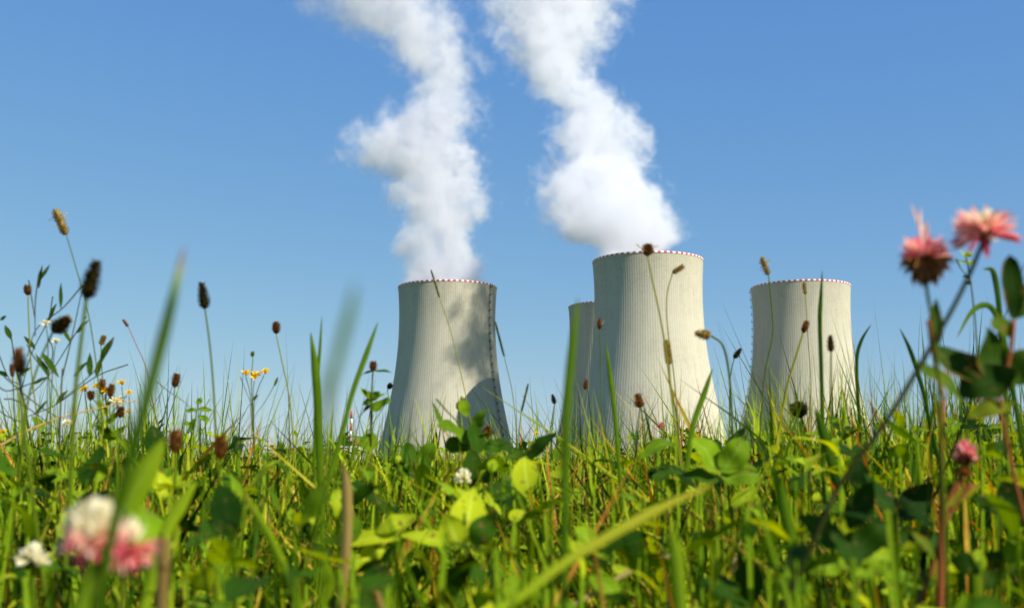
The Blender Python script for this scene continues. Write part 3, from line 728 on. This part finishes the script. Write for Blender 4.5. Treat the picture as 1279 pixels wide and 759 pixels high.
S("long thin leaning spike crossing the ladder tower from its rim", "grass spike", [(549, 372), (562, 410), (572, 450), (583, 500), (592, 560)], (538, 336), 2.4, 1.3, kind='spike', mat=m_stem, stubby=.5, group=G1, name="couch_grass", r=.0005, st=1.0)
S("thin seeded grass stem leaning left beyond the ladder tower's edge", "grass spike", [(630, 446), (640, 490), (645, 540), (646, 570)], (618, 400), 2.8, 1.4, kind='spike', mat=m_stem, stubby=.5, group=G1, name="couch_grass", r=.0005, st=.7)
S("thin seeded grass stem leaning right in the sky gap between towers", "grass spike", [(651, 515), (648, 540), (646, 570)], (660, 478), 3, 1.4, kind='spike', mat=m_stem, stubby=.5, group=G1, name="couch_grass", r=.0005, st=.6)
S("thin reddish straw with a tiny head left of the tall blurred blade", "grass spike", [(160, 408), (170, 430), (184, 465), (198, 540)], (154, 399), 4, 1.2, kind='spike', mat=m_brownhead, smat=m_redstem, group=G1, name="couch_grass", r=.0004)
S("dark brown round head among grass at the foot of the lone tower", "flower head", [(1000, 522), (1002, 560)], (997, 506), 20, 1.0, kind='globe', group=G1, name="withered_clover")
S("rust-brown bud low in the grass at the left edge", "flower head", [(16, 431 + 40), (18, 520), (20, 570)], (14, 455), 6, 1.2, kind='globe', mat=m_brownhead, group=G1, name="withered_clover")
S("small orange bud on the branching weed at upper left", "flower head", [(35, 369), (36, 400), (40, 470), (52, 560)], (34, 357), 9, 1.1, kind='globe', mat=m_brownhead, group=G1, name="withered_clover", st=.8)

# clover and other flowers
def floret_head(t, C, up, R, nf, mat, name, lo, hi, ln=1.0, w=.26, bend=0.15, tl=0, th=1):
    """florets radiating from C; lo..hi = elevation range in radians measured from the stem axis' equator"""
    up = Vector(up).normalized(); s = up.orthogonal().normalized(); u = up.cross(s); B, D, N = [], [], []
    for i in range(nf):
        e = lo + (hi - lo) * random.random(); a = i * 2.39996 + random.random() * .3
        d = (s * math.cos(a) + u * math.sin(a)) * math.cos(e) + up * math.sin(e)
        B.append(C + d * R * .18); D.append(d); N.append(up + d * .1 + s * .05)
    mb = MB(); L = R * ln * (.7 + .4 * rng.random(nf))
    leaves(mb, B, D, N, L, R * w * (.8 + .4 * rng.random(nf)), prof='petal', seg=5, fold=.7, bend=rng.normal(-bend, .12, nf), tint=tl + (th - tl) * rng.random(nf))
    # a pinched keel inside each floret gives it body
    leaves(mb, B, D, np.cross(D, N), L * .9, R * w * .7, prof='petal', seg=5, fold=.5, bend=rng.normal(0, .1, nf), tint=tl + (th - tl) * rng.random(nf) * .8)
    return mb.build(name, mat, t)

FG = "clover flowers in the meadow"
def clover(label, c, wpx, Y, stalk, smat, r, heads, up=(0, 0, 1), rbase=.5):
    path = root_path(stalk, Y); t = thing("clover_flower", label, "flower", tuple(path[-1]), FG)
    stem_part(t, path, r * .9, r * 1.3, smat, tint=rbase)
    C = P(c[0], c[1], Y); R = wpx / 2 / F * Y
    mb = MB(); tube(mb, [C - Vector(up) * R * .35, C + Vector(up) * R * .25], [R * .16, R * .22], 8, .4); mb.build("calyx", m_stem, t)
    for h in heads: floret_head(t, C, up, R, *h)
    return t
clover("largest open pink clover flower on a dark slanting stem, top right", (1229, 292), 84, .42, [(1226, 306), (1212, 340), (1190, 385), (1150, 455), (1108, 524), (1066, 580), (1042, 618), (1020, 668)], m_darkstem, .00095,
       [(64, m_pink, "petals", -.2, .8, 1.0, .135, .1, .4, 1.0), (26, m_white, "inner_petals", .5, 1.3, .6, .15, .1, .0, .9), (12, m_pink, "lower_petals", -.45, -.1, .95, .18, 0, 0, .4)], up=(-.15, -.25, 1))
clover("half withered clover flower, pink on top and brown beneath, with one upright petal", (1156, 322), 70, .44, [(1156, 338), (1158, 365), (1166, 410), (1172, 470), (1176, 560)], m_stem, .0007,
       [(34, m_pink, "petals", .05, .9, .9, .2, .1, .2, .95), (70, m_brownhead, "withered_petals", -1.2, .1, .85, .22, -.35, .45, 1.1), (2, m_pink, "upright_petals", 1.25, 1.5, 1.75, .2, 0, .6, .9)])
clover("large blurred cream clover flower with crimson lower florets, bottom left", (118, 668), 94, .26, [(122, 700), (120, 740), (116, 800)], m_stem, .0011,
       [(120, m_white, "petals", .15, 1.5, .80, .22, .1, .1, 1), (34, m_pink, "middle_petals", -.5, .35, .85, .2, 0, .5, 1), (15, m_pink, "lower_petals", -1.1, -.1, .85, .22, -.2, 0, .45)], up=(-.1, -.1, 1))
clover("deep pink blurred clover floret cluster beside the cream one, bottom left", (163, 684), 66, .27, [(158, 700), (150, 760)], m_stem, .0009,
       [(50, m_pink, "petals", -1.3, .4, 1.0, .2, -.1, 0, .8), (14, m_white, "upper_petals", .9, 1.4, .9, .3, 0, .3, .8)])
clover("small white clover head at the lower left corner", (40, 699), 42, .5, [(41, 706), (44, 760)], m_stem, .0008, [(60, m_white, "petals", -.4, 1.5, .9, .3, .1, .3, 1)])
clover("small round white clover bud in the middle of the sward", (578, 597), 24, .8, [(579, 606), (572, 625), (568, 680)], m_stem, .0008, [(60, m_white, "petals", -.6, 1.5, .9, .34, .1, .4, 1)])
clover("tiny purple clover flower low before the widest tower", (826, 533), 12, 1.2, [(826, 538), (828, 580)], m_stem, .0007, [(30, m_pink, "petals", -.4, 1.5, .9, .3, .1, 0, .4)])
clover("dusty pink clover bud hanging by the red stem at lower right", (1206, 566), 34, .5, [(1205, 575), (1196, 600), (1182, 634), (1176, 700)], m_redstem, .0009,
       [(40, m_pink, "petals", -.8, 1.4, .8, .34, .3, .2, .7), (30, m_brownhead, "sepals", -1.5, -.1, .8, .3, .1, .2, .8)])
clover("reddish small bud just under the dusty pink one at lower right", (1204, 590), 24, .5, [(1203, 597), (1192, 620), (1180, 660)], m_redstem, .0008, [(36, m_brownhead, "sepals", -1, 1.4, .8, .34, .3, .4, 1)])

YG = "small yellow meadow flowers"
def daisy(label, c, wpx, Y, stalk, tilt=(0, -.5, 1), mat=m_yellow, nf=18, cat="flower", name="yellow_flower", group=YG, r=.0005):
    path = root_path(stalk, Y); t = thing(name, label, cat, tuple(path[-1]), group)
    stem_part(t, path, r * .8, r * 1.3, m_stem, tint=.35)
    C = P(c[0], c[1], Y); R = wpx / 2 / F * Y; up = Vector(tilt).normalized()
    mb = MB(); tube(mb, [C - up * R * .5, C + up * R * .12], [R * .15, R * .32], 8, .4); mb.build("calyx", m_stem, t)
    floret_head(t, C, up, R, nf, mat, "petals", -.1, .5, 1.0, .32, .05, .1, 1)
    floret_head(t, C, up, R, nf, mat, "centre", .5, 1.4, .5, .3, .05, 0, .5)
    return t
daisy("yellow flower, leftmost of the three on the branching stem", (307, 466), 12, 1.2, [(307, 470), (312, 490), (314, 520), (318, 570)])
daisy("orange-yellow flower in the middle of the three on the branching stem", (319, 469), 13, 1.2, [(318, 474), (316, 492), (316, 530), (318, 570)], tilt=(0, -.9, .6))
daisy("yellow flower, rightmost and highest of the three on the branching stem", (331, 464), 11, 1.2, [(330, 468), (322, 486), (317, 510), (318, 570)])
daisy("tiny yellow flower low in the sky gap between the towers", (670, 541), 7, 1.4, [(670, 544), (671, 570)])
yl = [((106, 486), 13, "yellow flower at the left end of the dense flower cluster"), ((121, 482), 11, "yellow flower with narrow petals in the flower cluster beside a rusty bud"), ((131, 488), 12, "yellow flower in the middle of the left flower cluster"),
      ((152, 478), 11, "yellow flower topmost at the right of the left flower cluster"), ((161, 490), 9, "yellow flower next to the tall blurred blade"), ((160, 514), 9, "yellow flower lowest in the left flower cluster"), ((4, 539), 10, "yellow flower at the left edge of the meadow")]
for (c, w, lab) in yl: daisy(lab, c, w, 1.15, [(c[0], c[1] + 4), (c[0] + 2, c[1] + 30), (c[0] + 3, 580)], tilt=(random.uniform(-.5, .5), -.5, .8))
daisy("off-white flower head in the middle of the left flower cluster", (146, 502), 18, 1.15, [(146, 506), (147, 540), (148, 580)], mat=m_white, name="white_flower", group="small white meadow flowers", nf=26)
daisy("small off-white flower low in the grass left of the flower cluster", (84, 529), 14, 1.15, [(84, 533), (85, 580)], mat=m_white, name="white_flower", group="small white meadow flowers")
daisy("tiny white flower spray beside the dark leaning seed head", (70, 426), 12, .95, [(69, 430), (66, 460), (60, 560)], mat=m_white, name="white_flower", group="small white meadow flowers", nf=12)
daisy("pale yellow-green flower above the dark leaning seed head", (57, 404), 14, .95, [(58, 408), (60, 440), (58, 560)], mat=m_white, name="white_flower", group="small white meadow flowers", nf=14)
for lab, f_, tp in (("rusty seed head standing up amid the left yellow flowers", (127, 492), (128, 474)), ("brown seed head behind the off-white flower in the cluster", (137, 496), (140, 480)),
                    ("dark brown knobbly head under the yellow flowers of the cluster", (113, 500), (114, 489)), ("rust-brown head at the lower right of the flower cluster", (150, 522), (151, 508))):
    S(lab, "flower head", [f_, (f_[0] + 1, 540), (f_[0] + 3, 580)], tp, 9, 1.15, kind='globe', mat=m_brownhead, group=G1, name="withered_clover", r=.0005)

# single near blades
def blade(label, pts, wpx, Y, mat, tint, name="grass_blade", dY=0.0, fold=.3, tip=True, group="broad single blades near the lens"):
    """pts pixel polyline tip to foot; wpx width at the widest"""
    path = root_path(pts, Y, dY); t = thing(name, label, "grass blade", tuple(path[-1]), group)
    sp = smooth_path(path, 28); mb = MB(); V, U = [], []; n = len(sp); w = wpx / 2 / F * Y
    for i, p in enumerate(sp):
        d = (sp[min(i + 1, n - 1)] - sp[max(0, i - 1)]).normalized(); view = Vector((0.25, 1, .1)); s = d.cross(view).normalized(); f = s.cross(d)
        k = i / (n - 1); ww = w * (min(1, k * 4.5 + .03) ** .7 if tip else 1) * (1 - .35 * k)
        for j, q in enumerate((-1, -.5, 0, .5, 1)):
            V.append(tuple(p + s * q * ww + f * abs(q) * ww * fold)); U.append(((q + 1) / 2, 1 - k))
    Fc = [(i * 5 + j, i * 5 + j + 1, (i + 1) * 5 + j + 1, (i + 1) * 5 + j) for i in range(n - 1) for j in range(4)]
    tn = np.repeat(np.interp(np.linspace(0, 1, n), [0, .06, .14, 1], tint), 5)
    mb.add(V, Fc, U, tn); mb.build("leaf", mat, t)
    return t
blade("tall blurred dark green blade with an orange tip rising at the left", [(230, 308), (214, 375), (192, 460), (168, 550), (140, 660), (118, 770)], 19, .24, m_grass, [1.0, .99, .36, .3])
blade("broad pale blurred blade leaning right at lower left", [(204, 548), (180, 590), (158, 632), (128, 700)], 36, .36, m_grass, [.72, .66, .62, .5])
blade("faint very blurred grey-green blade beside the ladder tower", [(444, 352), (436, 390), (420, 450), (408, 510), (404, 600)], 15, .135, m_leaf, [.5, .5, .5, .5])
blade("narrow green blade leaning right with tip above the star-leaved bud", [(472, 402), (458, 440), (440, 490), (427, 540)], 8, .8, m_grass, [.5, .5, .5, .5])
blade("thin upright blade left of the faint grey one", [(402, 395), (399, 440), (394, 500), (392, 560)], 5, .9, m_grass, [.5, .5, .5, .5])
blade("broad bent blade folded over left of the faint grey one", [(388, 415), (393, 460), (396, 510), (398, 570)], 12, .8, m_grass, [.6, .6, .5, .5])
blade("tall bright green blade at the half hidden tower's left edge", [(722, 372), (716, 420), (709, 490), (706, 560), (706, 640), (704, 770)], 13, .38, m_grass, [.5, .5, .45, .4])
blade("yellow-brown blade lying slantwise across the bottom middle", [(886, 606), (830, 632), (770, 664), (700, 706), (640, 752), (560, 800)], 14, .36, m_grass, [.98, .93, .88, .6])
blade("green blade upright low on the widest tower's left side", [(757, 428), (762, 470), (768, 520), (772, 570)], 7, .9, m_grass, [.6, .6, .5, .5])
blade("green blade fanning right before the widest tower", [(890, 460), (880, 490), (866, 530), (858, 580)], 8, .9, m_grass, [.5, .5, .5, .5])
blade("slim dark upright blade before the lone tower's rim", [(1027, 338), (1025, 375), (1024, 405), (1026, 470), (1028, 560)], 6, .95, m_grass, [.3, .3, .25, .3])
blade("arched dark blade at the right edge of the lone tower", [(1088, 405), (1076, 425), (1070, 450), (1072, 500), (1076, 560)], 5, 1.1, m_grass, [.2, .2, .2, .3])
blade("dark green blade leaning left at the foot of the lone tower", [(1018, 510), (1030, 545), (1045, 600)], 14, .75, m_grass, [.4, .4, .35, .3])
blade("green blade bent over to the left beside the pink flowers", [(1195, 422), (1215, 388), (1236, 382), (1250, 410), (1256, 470), (1258, 560)], 8, .75, m_grass, [.6, .5, .4, .35])
blade("green blade hooked to the right beside the pink flowers", [(1228, 336), (1240, 338), (1246, 365), (1250, 400), (1262, 470)], 8, .75, m_grass, [.4, .35, .3, .3])
blade("long thin dark blade slanting before the right-hand grass", [(1124, 410), (1138, 440), (1152, 485), (1164, 540)], 6, .9, m_grass, [.3, .3, .2, .2])
blade("brown withered upright blade at the bottom left corner", [(203, 672), (202, 710), (200, 770)], 20, .34, m_straw, [.3, .3, .25, .2], tip=False)
blade("brownish straw leaf standing in the middle left sward", [(428, 578), (432, 610), (432, 680), (424, 760)], 16, .55, m_straw, [.2, .3, .5, .3])
blade("orange dead blade end at the bottom centre left", [(462, 732), (470, 745), (480, 775)], 14, .5, m_straw, [.1, .2, .3, .3])
blade("blurred green blade upright right of the yellow slanting one", [(838, 660), (845, 700), (852, 775)], 20, .36, m_grass, [.7, .7, .65, .5])
blade("bright straw crook standing in the right-hand sward", [(944, 626), (936, 645), (924, 668), (918, 700)], 8, .8, m_straw, [.7, .8, .8, .5])
blade("cream bent straw lying low in the centre of the sward", [(845, 690), (820, 700), (792, 712), (768, 724)], 8, .6, m_straw, [.3, .8, .8, .6])
blade("blurred long blade leaning left down the middle right", [(964, 580), (976, 620), (988, 680), (996, 760)], 18, .5, m_grass, [.55, .5, .45, .4])
blade("long pale rod of a bent stem at the lower left among leaves", [(300, 608), (330, 660), (355, 710), (376, 765)], 14, .45, m_grass, [.85, .8, .7, .6])
blade("blurred pale green blade end beside the cream clover flower", [(245, 600), (225, 630), (205, 665), (190, 720)], 20, .42, m_grass, [.75, .72, .7, .7])

# leafy plants
def leafy(name, label, cat, stems, lvs, Y, smat=m_stem, lmat=m_leaf, r=.0009, group=None, st=.5):
    """stems: pixel polylines, the first one is rooted; lvs: (x0,y0,x1,y1,width,tint,depth slope,profile)"""
    path = root_path(stems[0], Y); t = thing(name, label, cat, tuple(path[-1]), group)
    stem_part(t, path, r * .8, r * 1.3, smat, tint=st)
    for s in stems[1:]: stem_part(t, [P(x, y, Y) for x, y in s], r * .5, r * .8, smat, 14, st, "branch")
    for (x0, y0, x1, y1, w, ti, dz, pf) in lvs:
        a = P(x0, y0, Y); b = P(x1, y1, Y + dz); d = b - a; mb = MB()
        nn = Vector((random.uniform(-.2, .4), -.75, .65)); nn = nn - d.normalized() * nn.dot(d.normalized())
        leaves(mb, [a], [d], [nn], d.length, w / F * Y, bend=random.uniform(.02, .12), prof=pf, seg=12, fold=.2, tint=ti, wavy=.07, twist=random.uniform(-.5, .5))
        mb.build("leaf", lmat, t)
    return t
leafy("clover_plant", "leafy clump with rounded leaves rising before the ladder tower", "plant", [[(588, 520), (590, 550), (588, 600), (584, 650)], [(590, 545), (575, 530), (560, 515), (545, 498)], [(590, 545), (600, 530), (606, 515)]],
      [(590, 552, 551, 528, 34, .45, -.02, 'oval'), (588, 560, 556, 552, 26, .3, .0, 'oval'), (590, 560, 590, 612, 24, .15, -.02, 'lance'), (583, 520, 576, 494, 15, .6, 0, 'lance'), (592, 540, 606, 508, 20, .45, 0, 'lance'),
       (592, 555, 606, 535, 16, .5, -.02, 'lance'), (594, 548, 616, 556, 16, .4, .03, 'oval'), (556, 540, 540, 500, 7, .45, 0, 'lance'), (590, 530, 598, 560, 20, .25, -.03, 'oval')], .85, group="leafy clover plants")
leafy("clover_plant", "low dark clump of broad leaves at the foot of the ladder line", "plant", [[(640, 560), (636, 590), (632, 640)], [(640, 575), (655, 565), (668, 550)]],
      [(612, 552, 660, 566, 22, .15, .03, 'lance'), (628, 571, 656, 566, 22, .4, -.03, 'oval'), (660, 572, 694, 536, 22, .1, .0, 'lance'), (630, 560, 604, 556, 20, .3, 0, 'oval'), (640, 600, 612, 640, 34, .2, -.03, 'lance'),
       (630, 600, 650, 650, 34, .22, 0, 'lance'), (650, 580, 672, 600, 20, .2, 0, 'oval'), (622, 590, 596, 600, 20, .3, 0, 'oval')], .85, group="leafy clover plants")
leafy("clover_plant", "pair of rounded leaves behind blades at the foot of the ladder tower's left side", "plant", [[(518, 575), (520, 600), (522, 650)]],
      [(516, 590, 508, 552, 24, .35, 0, 'oval'), (522, 590, 540, 552, 22, .45, 0, 'oval'), (516, 592, 490, 580, 20, .3, 0, 'oval'), (470, 560, 452, 545, 26, .5, 0, 'oval')], 1.0, group="leafy clover plants")
leafy("clover_plant", "star-leaved plant with a brown bud beside the ladder tower's left edge", "plant", [[(466, 462), (464, 490), (463, 520), (464, 570)], [(464, 500), (460, 492), (453, 486)]],
      [(466, 463, 441, 470, 8, .35, .02, 'lance'), (466, 463, 488, 462, 6, .4, -.02, 'lance'), (464, 498, 450, 484, 10, .55, 0, 'lance'), (464, 500, 480, 490, 9, .5, 0, 'lance'), (464, 505, 447, 520, 10, .25, .01, 'lance'),
       (464, 498, 474, 488, 10, .35, 0, 'lance'), (463, 512, 487, 500, 22, .5, -.01, 'oval'), (466, 500, 452, 504, 10, .4, 0, 'lance')], 1.0, r=.0007, group="leafy clover plants")
S("small brown bud on top of the star-leaved plant", "flower head", [(466, 464), (465, 480), (464, 570)], (466, 452), 9, 1.0, kind='globe', mat=m_brownhead, group=G1, name="withered_clover")
leafy("bedstraw_plant", "branching dark-stemmed weed with narrow leaves at upper left", "plant", [[(78, 460), (76, 500), (74, 560)], [(76, 500), (60, 470), (42, 445), (34, 430)], [(34, 445), (46, 410), (78, 385), (104, 355)], [(76, 500), (100, 480), (125, 455), (140, 425)],
      [(44, 420), (44, 380), (48, 345)], [(60, 470), (40, 478), (10, 488), (-5, 480)], [(70, 520), (40, 500), (5, 470)], [(44, 400), (40, 375), (36, 350)], [(104, 355), (90, 420), (78, 470)], [(76, 540), (50, 520), (20, 500), (5, 498)]],
      [(48, 360, 52, 330, 6, .1, 0, 'lance'), (50, 350, 62, 330, 5, .2, 0, 'lance'), (125, 450, 142, 420, 9, .15, 0, 'lance'), (112, 470, 112, 440, 8, .2, 0, 'lance'), (62, 470, 44, 440, 7, .2, 0, 'lance'), (76, 385, 76, 352, 5, .3, 0, 'lance'),
       (52, 440, 74, 470, 8, .3, 0, 'lance'), (92, 470, 110, 450, 6, .3, 0, 'lance'), (30, 470, 20, 445, 6, .2, 0, 'lance'), (0, 400, 8, 394, 5, .05, 0, 'lance'), (40, 480, 60, 470, 6, .3, 0, 'lance'), (60, 500, 40, 520, 7, .4, 0, 'lance')],
      1.0, smat=m_darkstem, r=.0008, st=1.0)
leafy("bedstraw_plant", "wiry dark weed with thin crossing stems at the far left edge", "plant", [[(14, 420), (20, 460), (30, 500), (40, 560)], [(24, 480), (10, 470), (-6, 430)], [(30, 500), (60, 470), (92, 420), (108, 395)], [(34, 520), (70, 505), (120, 470), (160, 455)], [(26, 490), (40, 440), (60, 400), (66, 370)], [(36, 530), (10, 520), (-10, 505)], [(60, 470), (66, 440), (62, 424)]],
      [(14, 424, 6, 405, 7, .2, 0, 'lance'), (60, 402, 70, 378, 6, .2, 0, 'lance'), (44, 436, 30, 418, 6, .1, 0, 'lance'), (96, 416, 110, 398, 6, .2, 0, 'lance'), (120, 470, 126, 446, 7, .25, 0, 'lance'), (70, 505, 84, 486, 8, .4, 0, 'lance'), (22, 470, 38, 458, 7, .3, 0, 'lance'), (10, 470, -4, 462, 6, .1, 0, 'lance'), (40, 520, 58, 536, 9, .5, 0, 'lance'), (88, 428, 78, 408, 6, .25, 0, 'lance')],
      1.15, smat=m_darkstem, r=.0008, st=.8)
leafy("ragwort_plant", "leafy stems crowded under the left yellow flower cluster", "plant", [[(132, 490), (134, 520), (136, 580)], [(134, 520), (118, 500), (108, 490)], [(134, 525), (148, 505), (158, 494)], [(135, 540), (120, 520), (112, 505)]],
      [(134, 520, 122, 498, 8, .5, 0, 'lance'), (134, 530, 150, 512, 9, .6, 0, 'lance'), (135, 545, 116, 528, 9, .4, 0, 'lance'), (136, 550, 158, 530, 9, .5, 0, 'lance'), (133, 510, 140, 492, 6, .3, 0, 'lance'), (136, 560, 120, 548, 10, .7, 0, 'lance')],
      1.15, r=.0008, st=.3)
t = thing("dry_stalk", "tan dry stalk lying nearly level across the left weeds", "stalk", tuple(P(20, 545, 1.05)))
stem_part(t, [P(170, 500, 1.15), P(130, 508, 1.12), P(80, 520, 1.08), P(40, 535, 1.05), P(0, 556, 1.0)], .0006, .0011, m_straw, name="stem")
leafy("broad_leaf_plant", "added clump of broad leaves darkened as deep shade between the pink bud and the right edge stems", "plant", [[(1120, 640), (1122, 700), (1124, 790)]],  # clump added with very dark tints, deep shade put into the leaf colour
      [(1120, 650, 1080, 590, 40, .1, 0, 'lance'), (1122, 650, 1165, 600, 38, .05, 0, 'lance'), (1122, 680, 1180, 670, 34, .15, 0, 'lance'), (1118, 690, 1060, 680, 36, .1, 0, 'lance'), (1124, 740, 1170, 720, 36, .3, 0, 'lance'), (1110, 740, 1080, 720, 30, .7, 0, 'lance')], .6, group="broad leaves low in the sward")
leafy("broad_leaf_plant", "added broad leaves darkened as shade low at the right edge under the rusty-edged leaf", "plant", [[(1250, 620), (1250, 680), (1252, 790)]],  # added too, low tints carry the shade of this corner
      [(1250, 640, 1215, 620, 34, .1, 0, 'lance'), (1250, 640, 1285, 590, 38, .1, 0, 'lance'), (1250, 690, 1210, 740, 40, .2, 0, 'lance'), (1252, 700, 1290, 680, 34, .6, 0, 'lance')], .55, group="broad leaves low in the sward")
leafy("weed_plant", "small branching weed with pale leaf tufts right of the tall left blade", "plant", [[(247, 505), (243, 530), (240, 570)], [(245, 515), (228, 500), (210, 488), (196, 476)], [(244, 525), (256, 508), (262, 498)]],
      [(246, 505, 252, 496, 8, .6, 0, 'lance'), (247, 510, 266, 512, 8, .5, 0, 'lance'), (246, 512, 230, 512, 7, .5, 0, 'lance'), (248, 520, 262, 524, 8, .5, 0, 'lance'), (244, 522, 236, 540, 8, .4, 0, 'lance'), (240, 530, 226, 528, 7, .5, 0, 'lance')], 1.2, r=.0006)
leafy("hawkweed_stem", "thin branching stem with a green bud above the three yellow flowers", "plant", [[(316, 446), (314, 480), (316, 530), (318, 570)], [(316, 510), (306, 485), (300, 470)], [(317, 520), (332, 500), (345, 476)]],
      [(315, 446, 316, 438, 6, .5, 0, 'oval'), (343, 482, 347, 470, 4, .4, 0, 'lance'), (316, 500, 322, 492, 4, .3, 0, 'lance')], 1.2, r=.0005, st=.3)
leafy("dock_plant", "red-stemmed plant with large blurred leaves and rusty leaf edges at the right edge", "plant",
      [[(1178, 500), (1176, 560), (1176, 640), (1174, 770)], [(1176, 655), (1192, 632), (1215, 604)], [(1252, 520), (1262, 575), (1278, 640), (1300, 720)], [(1180, 500), (1168, 450), (1160, 400)], [(1252, 520), (1250, 490), (1262, 440), (1266, 400)]],
      [(1252, 492, 1166, 426, 56, .25, .01, 'lance'), (1196, 492, 1272, 462, 60, .15, -.01, 'lance'), (1246, 490, 1234, 408, 48, .3, 0, 'lance'), (1268, 400, 1262, 318, 26, .15, 0, 'oval'), (1262, 400, 1300, 350, 34, .2, .02, 'oval'),
       (1166, 440, 1170, 372, 20, .1, 0, 'lance'), (1262, 480, 1310, 430, 50, .35, 0, 'lance'), (1144, 452, 1206, 494, 34, .55, -.01, 'lance'), (1182, 632, 1232, 600, 14, .95, 0, 'lance'), (1174, 700, 1140, 660, 16, .6, 0, 'lance'), (1262, 420, 1240, 396, 26, .6, 0, 'oval'), (1210, 520, 1268, 500, 26, .7, 0, 'lance')],
      .46, smat=m_redstem, lmat=m_dock, r=.0013)
leafy("spurge_plant", "small green-tufted plant behind the largest pink flower", "plant", [[(1206, 318), (1212, 350), (1218, 400), (1222, 470), (1224, 560)], [(1212, 350), (1200, 335), (1194, 322)]],
      [(1206, 320, 1198, 312, 9, .8, 0, 'oval'), (1206, 322, 1214, 314, 9, .8, 0, 'oval'), (1208, 328, 1194, 326, 8, .7, 0, 'oval'), (1208, 330, 1220, 326, 8, .7, 0, 'oval'), (1212, 345, 1202, 345, 6, .2, 0, 'lance'), (1214, 352, 1206, 356, 6, .2, 0, 'lance')], .8, r=.0006)
leafy("broad_leaf_plant", "large bright blurred leaf standing low in the centre of the sward", "plant", [[(580, 640), (582, 690), (584, 770)]],
      [(578, 680, 592, 606, 46, .95, .02, 'lance'), (574, 684, 556, 640, 38, .85, 0, 'lance'), (590, 680, 620, 640, 34, .3, 0, 'lance')], .55, group="broad leaves low in the sward")
leafy("broad_leaf_plant", "level yellow-green leaves spreading in the lower middle of the sward", "plant", [[(470, 680), (474, 720), (476, 780)]],
      [(500, 672, 392, 672, 26, .9, 0, 'lance'), (470, 664, 520, 640, 24, .85, 0, 'lance'), (480, 684, 450, 700, 40, .9, 0, 'oval'), (500, 668, 580, 676, 18, .85, 0, 'lance'), (430, 650, 422, 610, 26, .8, 0, 'oval')], .6, group="broad leaves low in the sward")
leafy("broad_leaf_plant", "dark broad leaves in the shade at lower right", "plant", [[(1060, 700), (1062, 780)]],
      [(1060, 690, 1000, 640, 40, .2, 0, 'lance'), (1064, 690, 1110, 650, 36, .15, 0, 'lance'), (1070, 700, 1130, 690, 30, .7, 0, 'lance'), (1056, 700, 1010, 712, 30, .6, 0, 'lance'), (1060, 660, 1090, 600, 34, .1, 0, 'lance')], .5, group="broad leaves low in the sward")
leafy("broad_leaf_plant", "broad leaf fan behind the slanting yellow blade", "plant", [[(900, 600), (902, 660), (904, 740)]],
      [(900, 590, 868, 546, 40, .6, 0, 'oval'), (902, 590, 930, 548, 34, .5, 0, 'oval'), (900, 596, 950, 590, 30, .5, 0, 'oval'), (898, 600, 850, 590, 26, .35, 0, 'lance')], .7, group="broad leaves low in the sward")
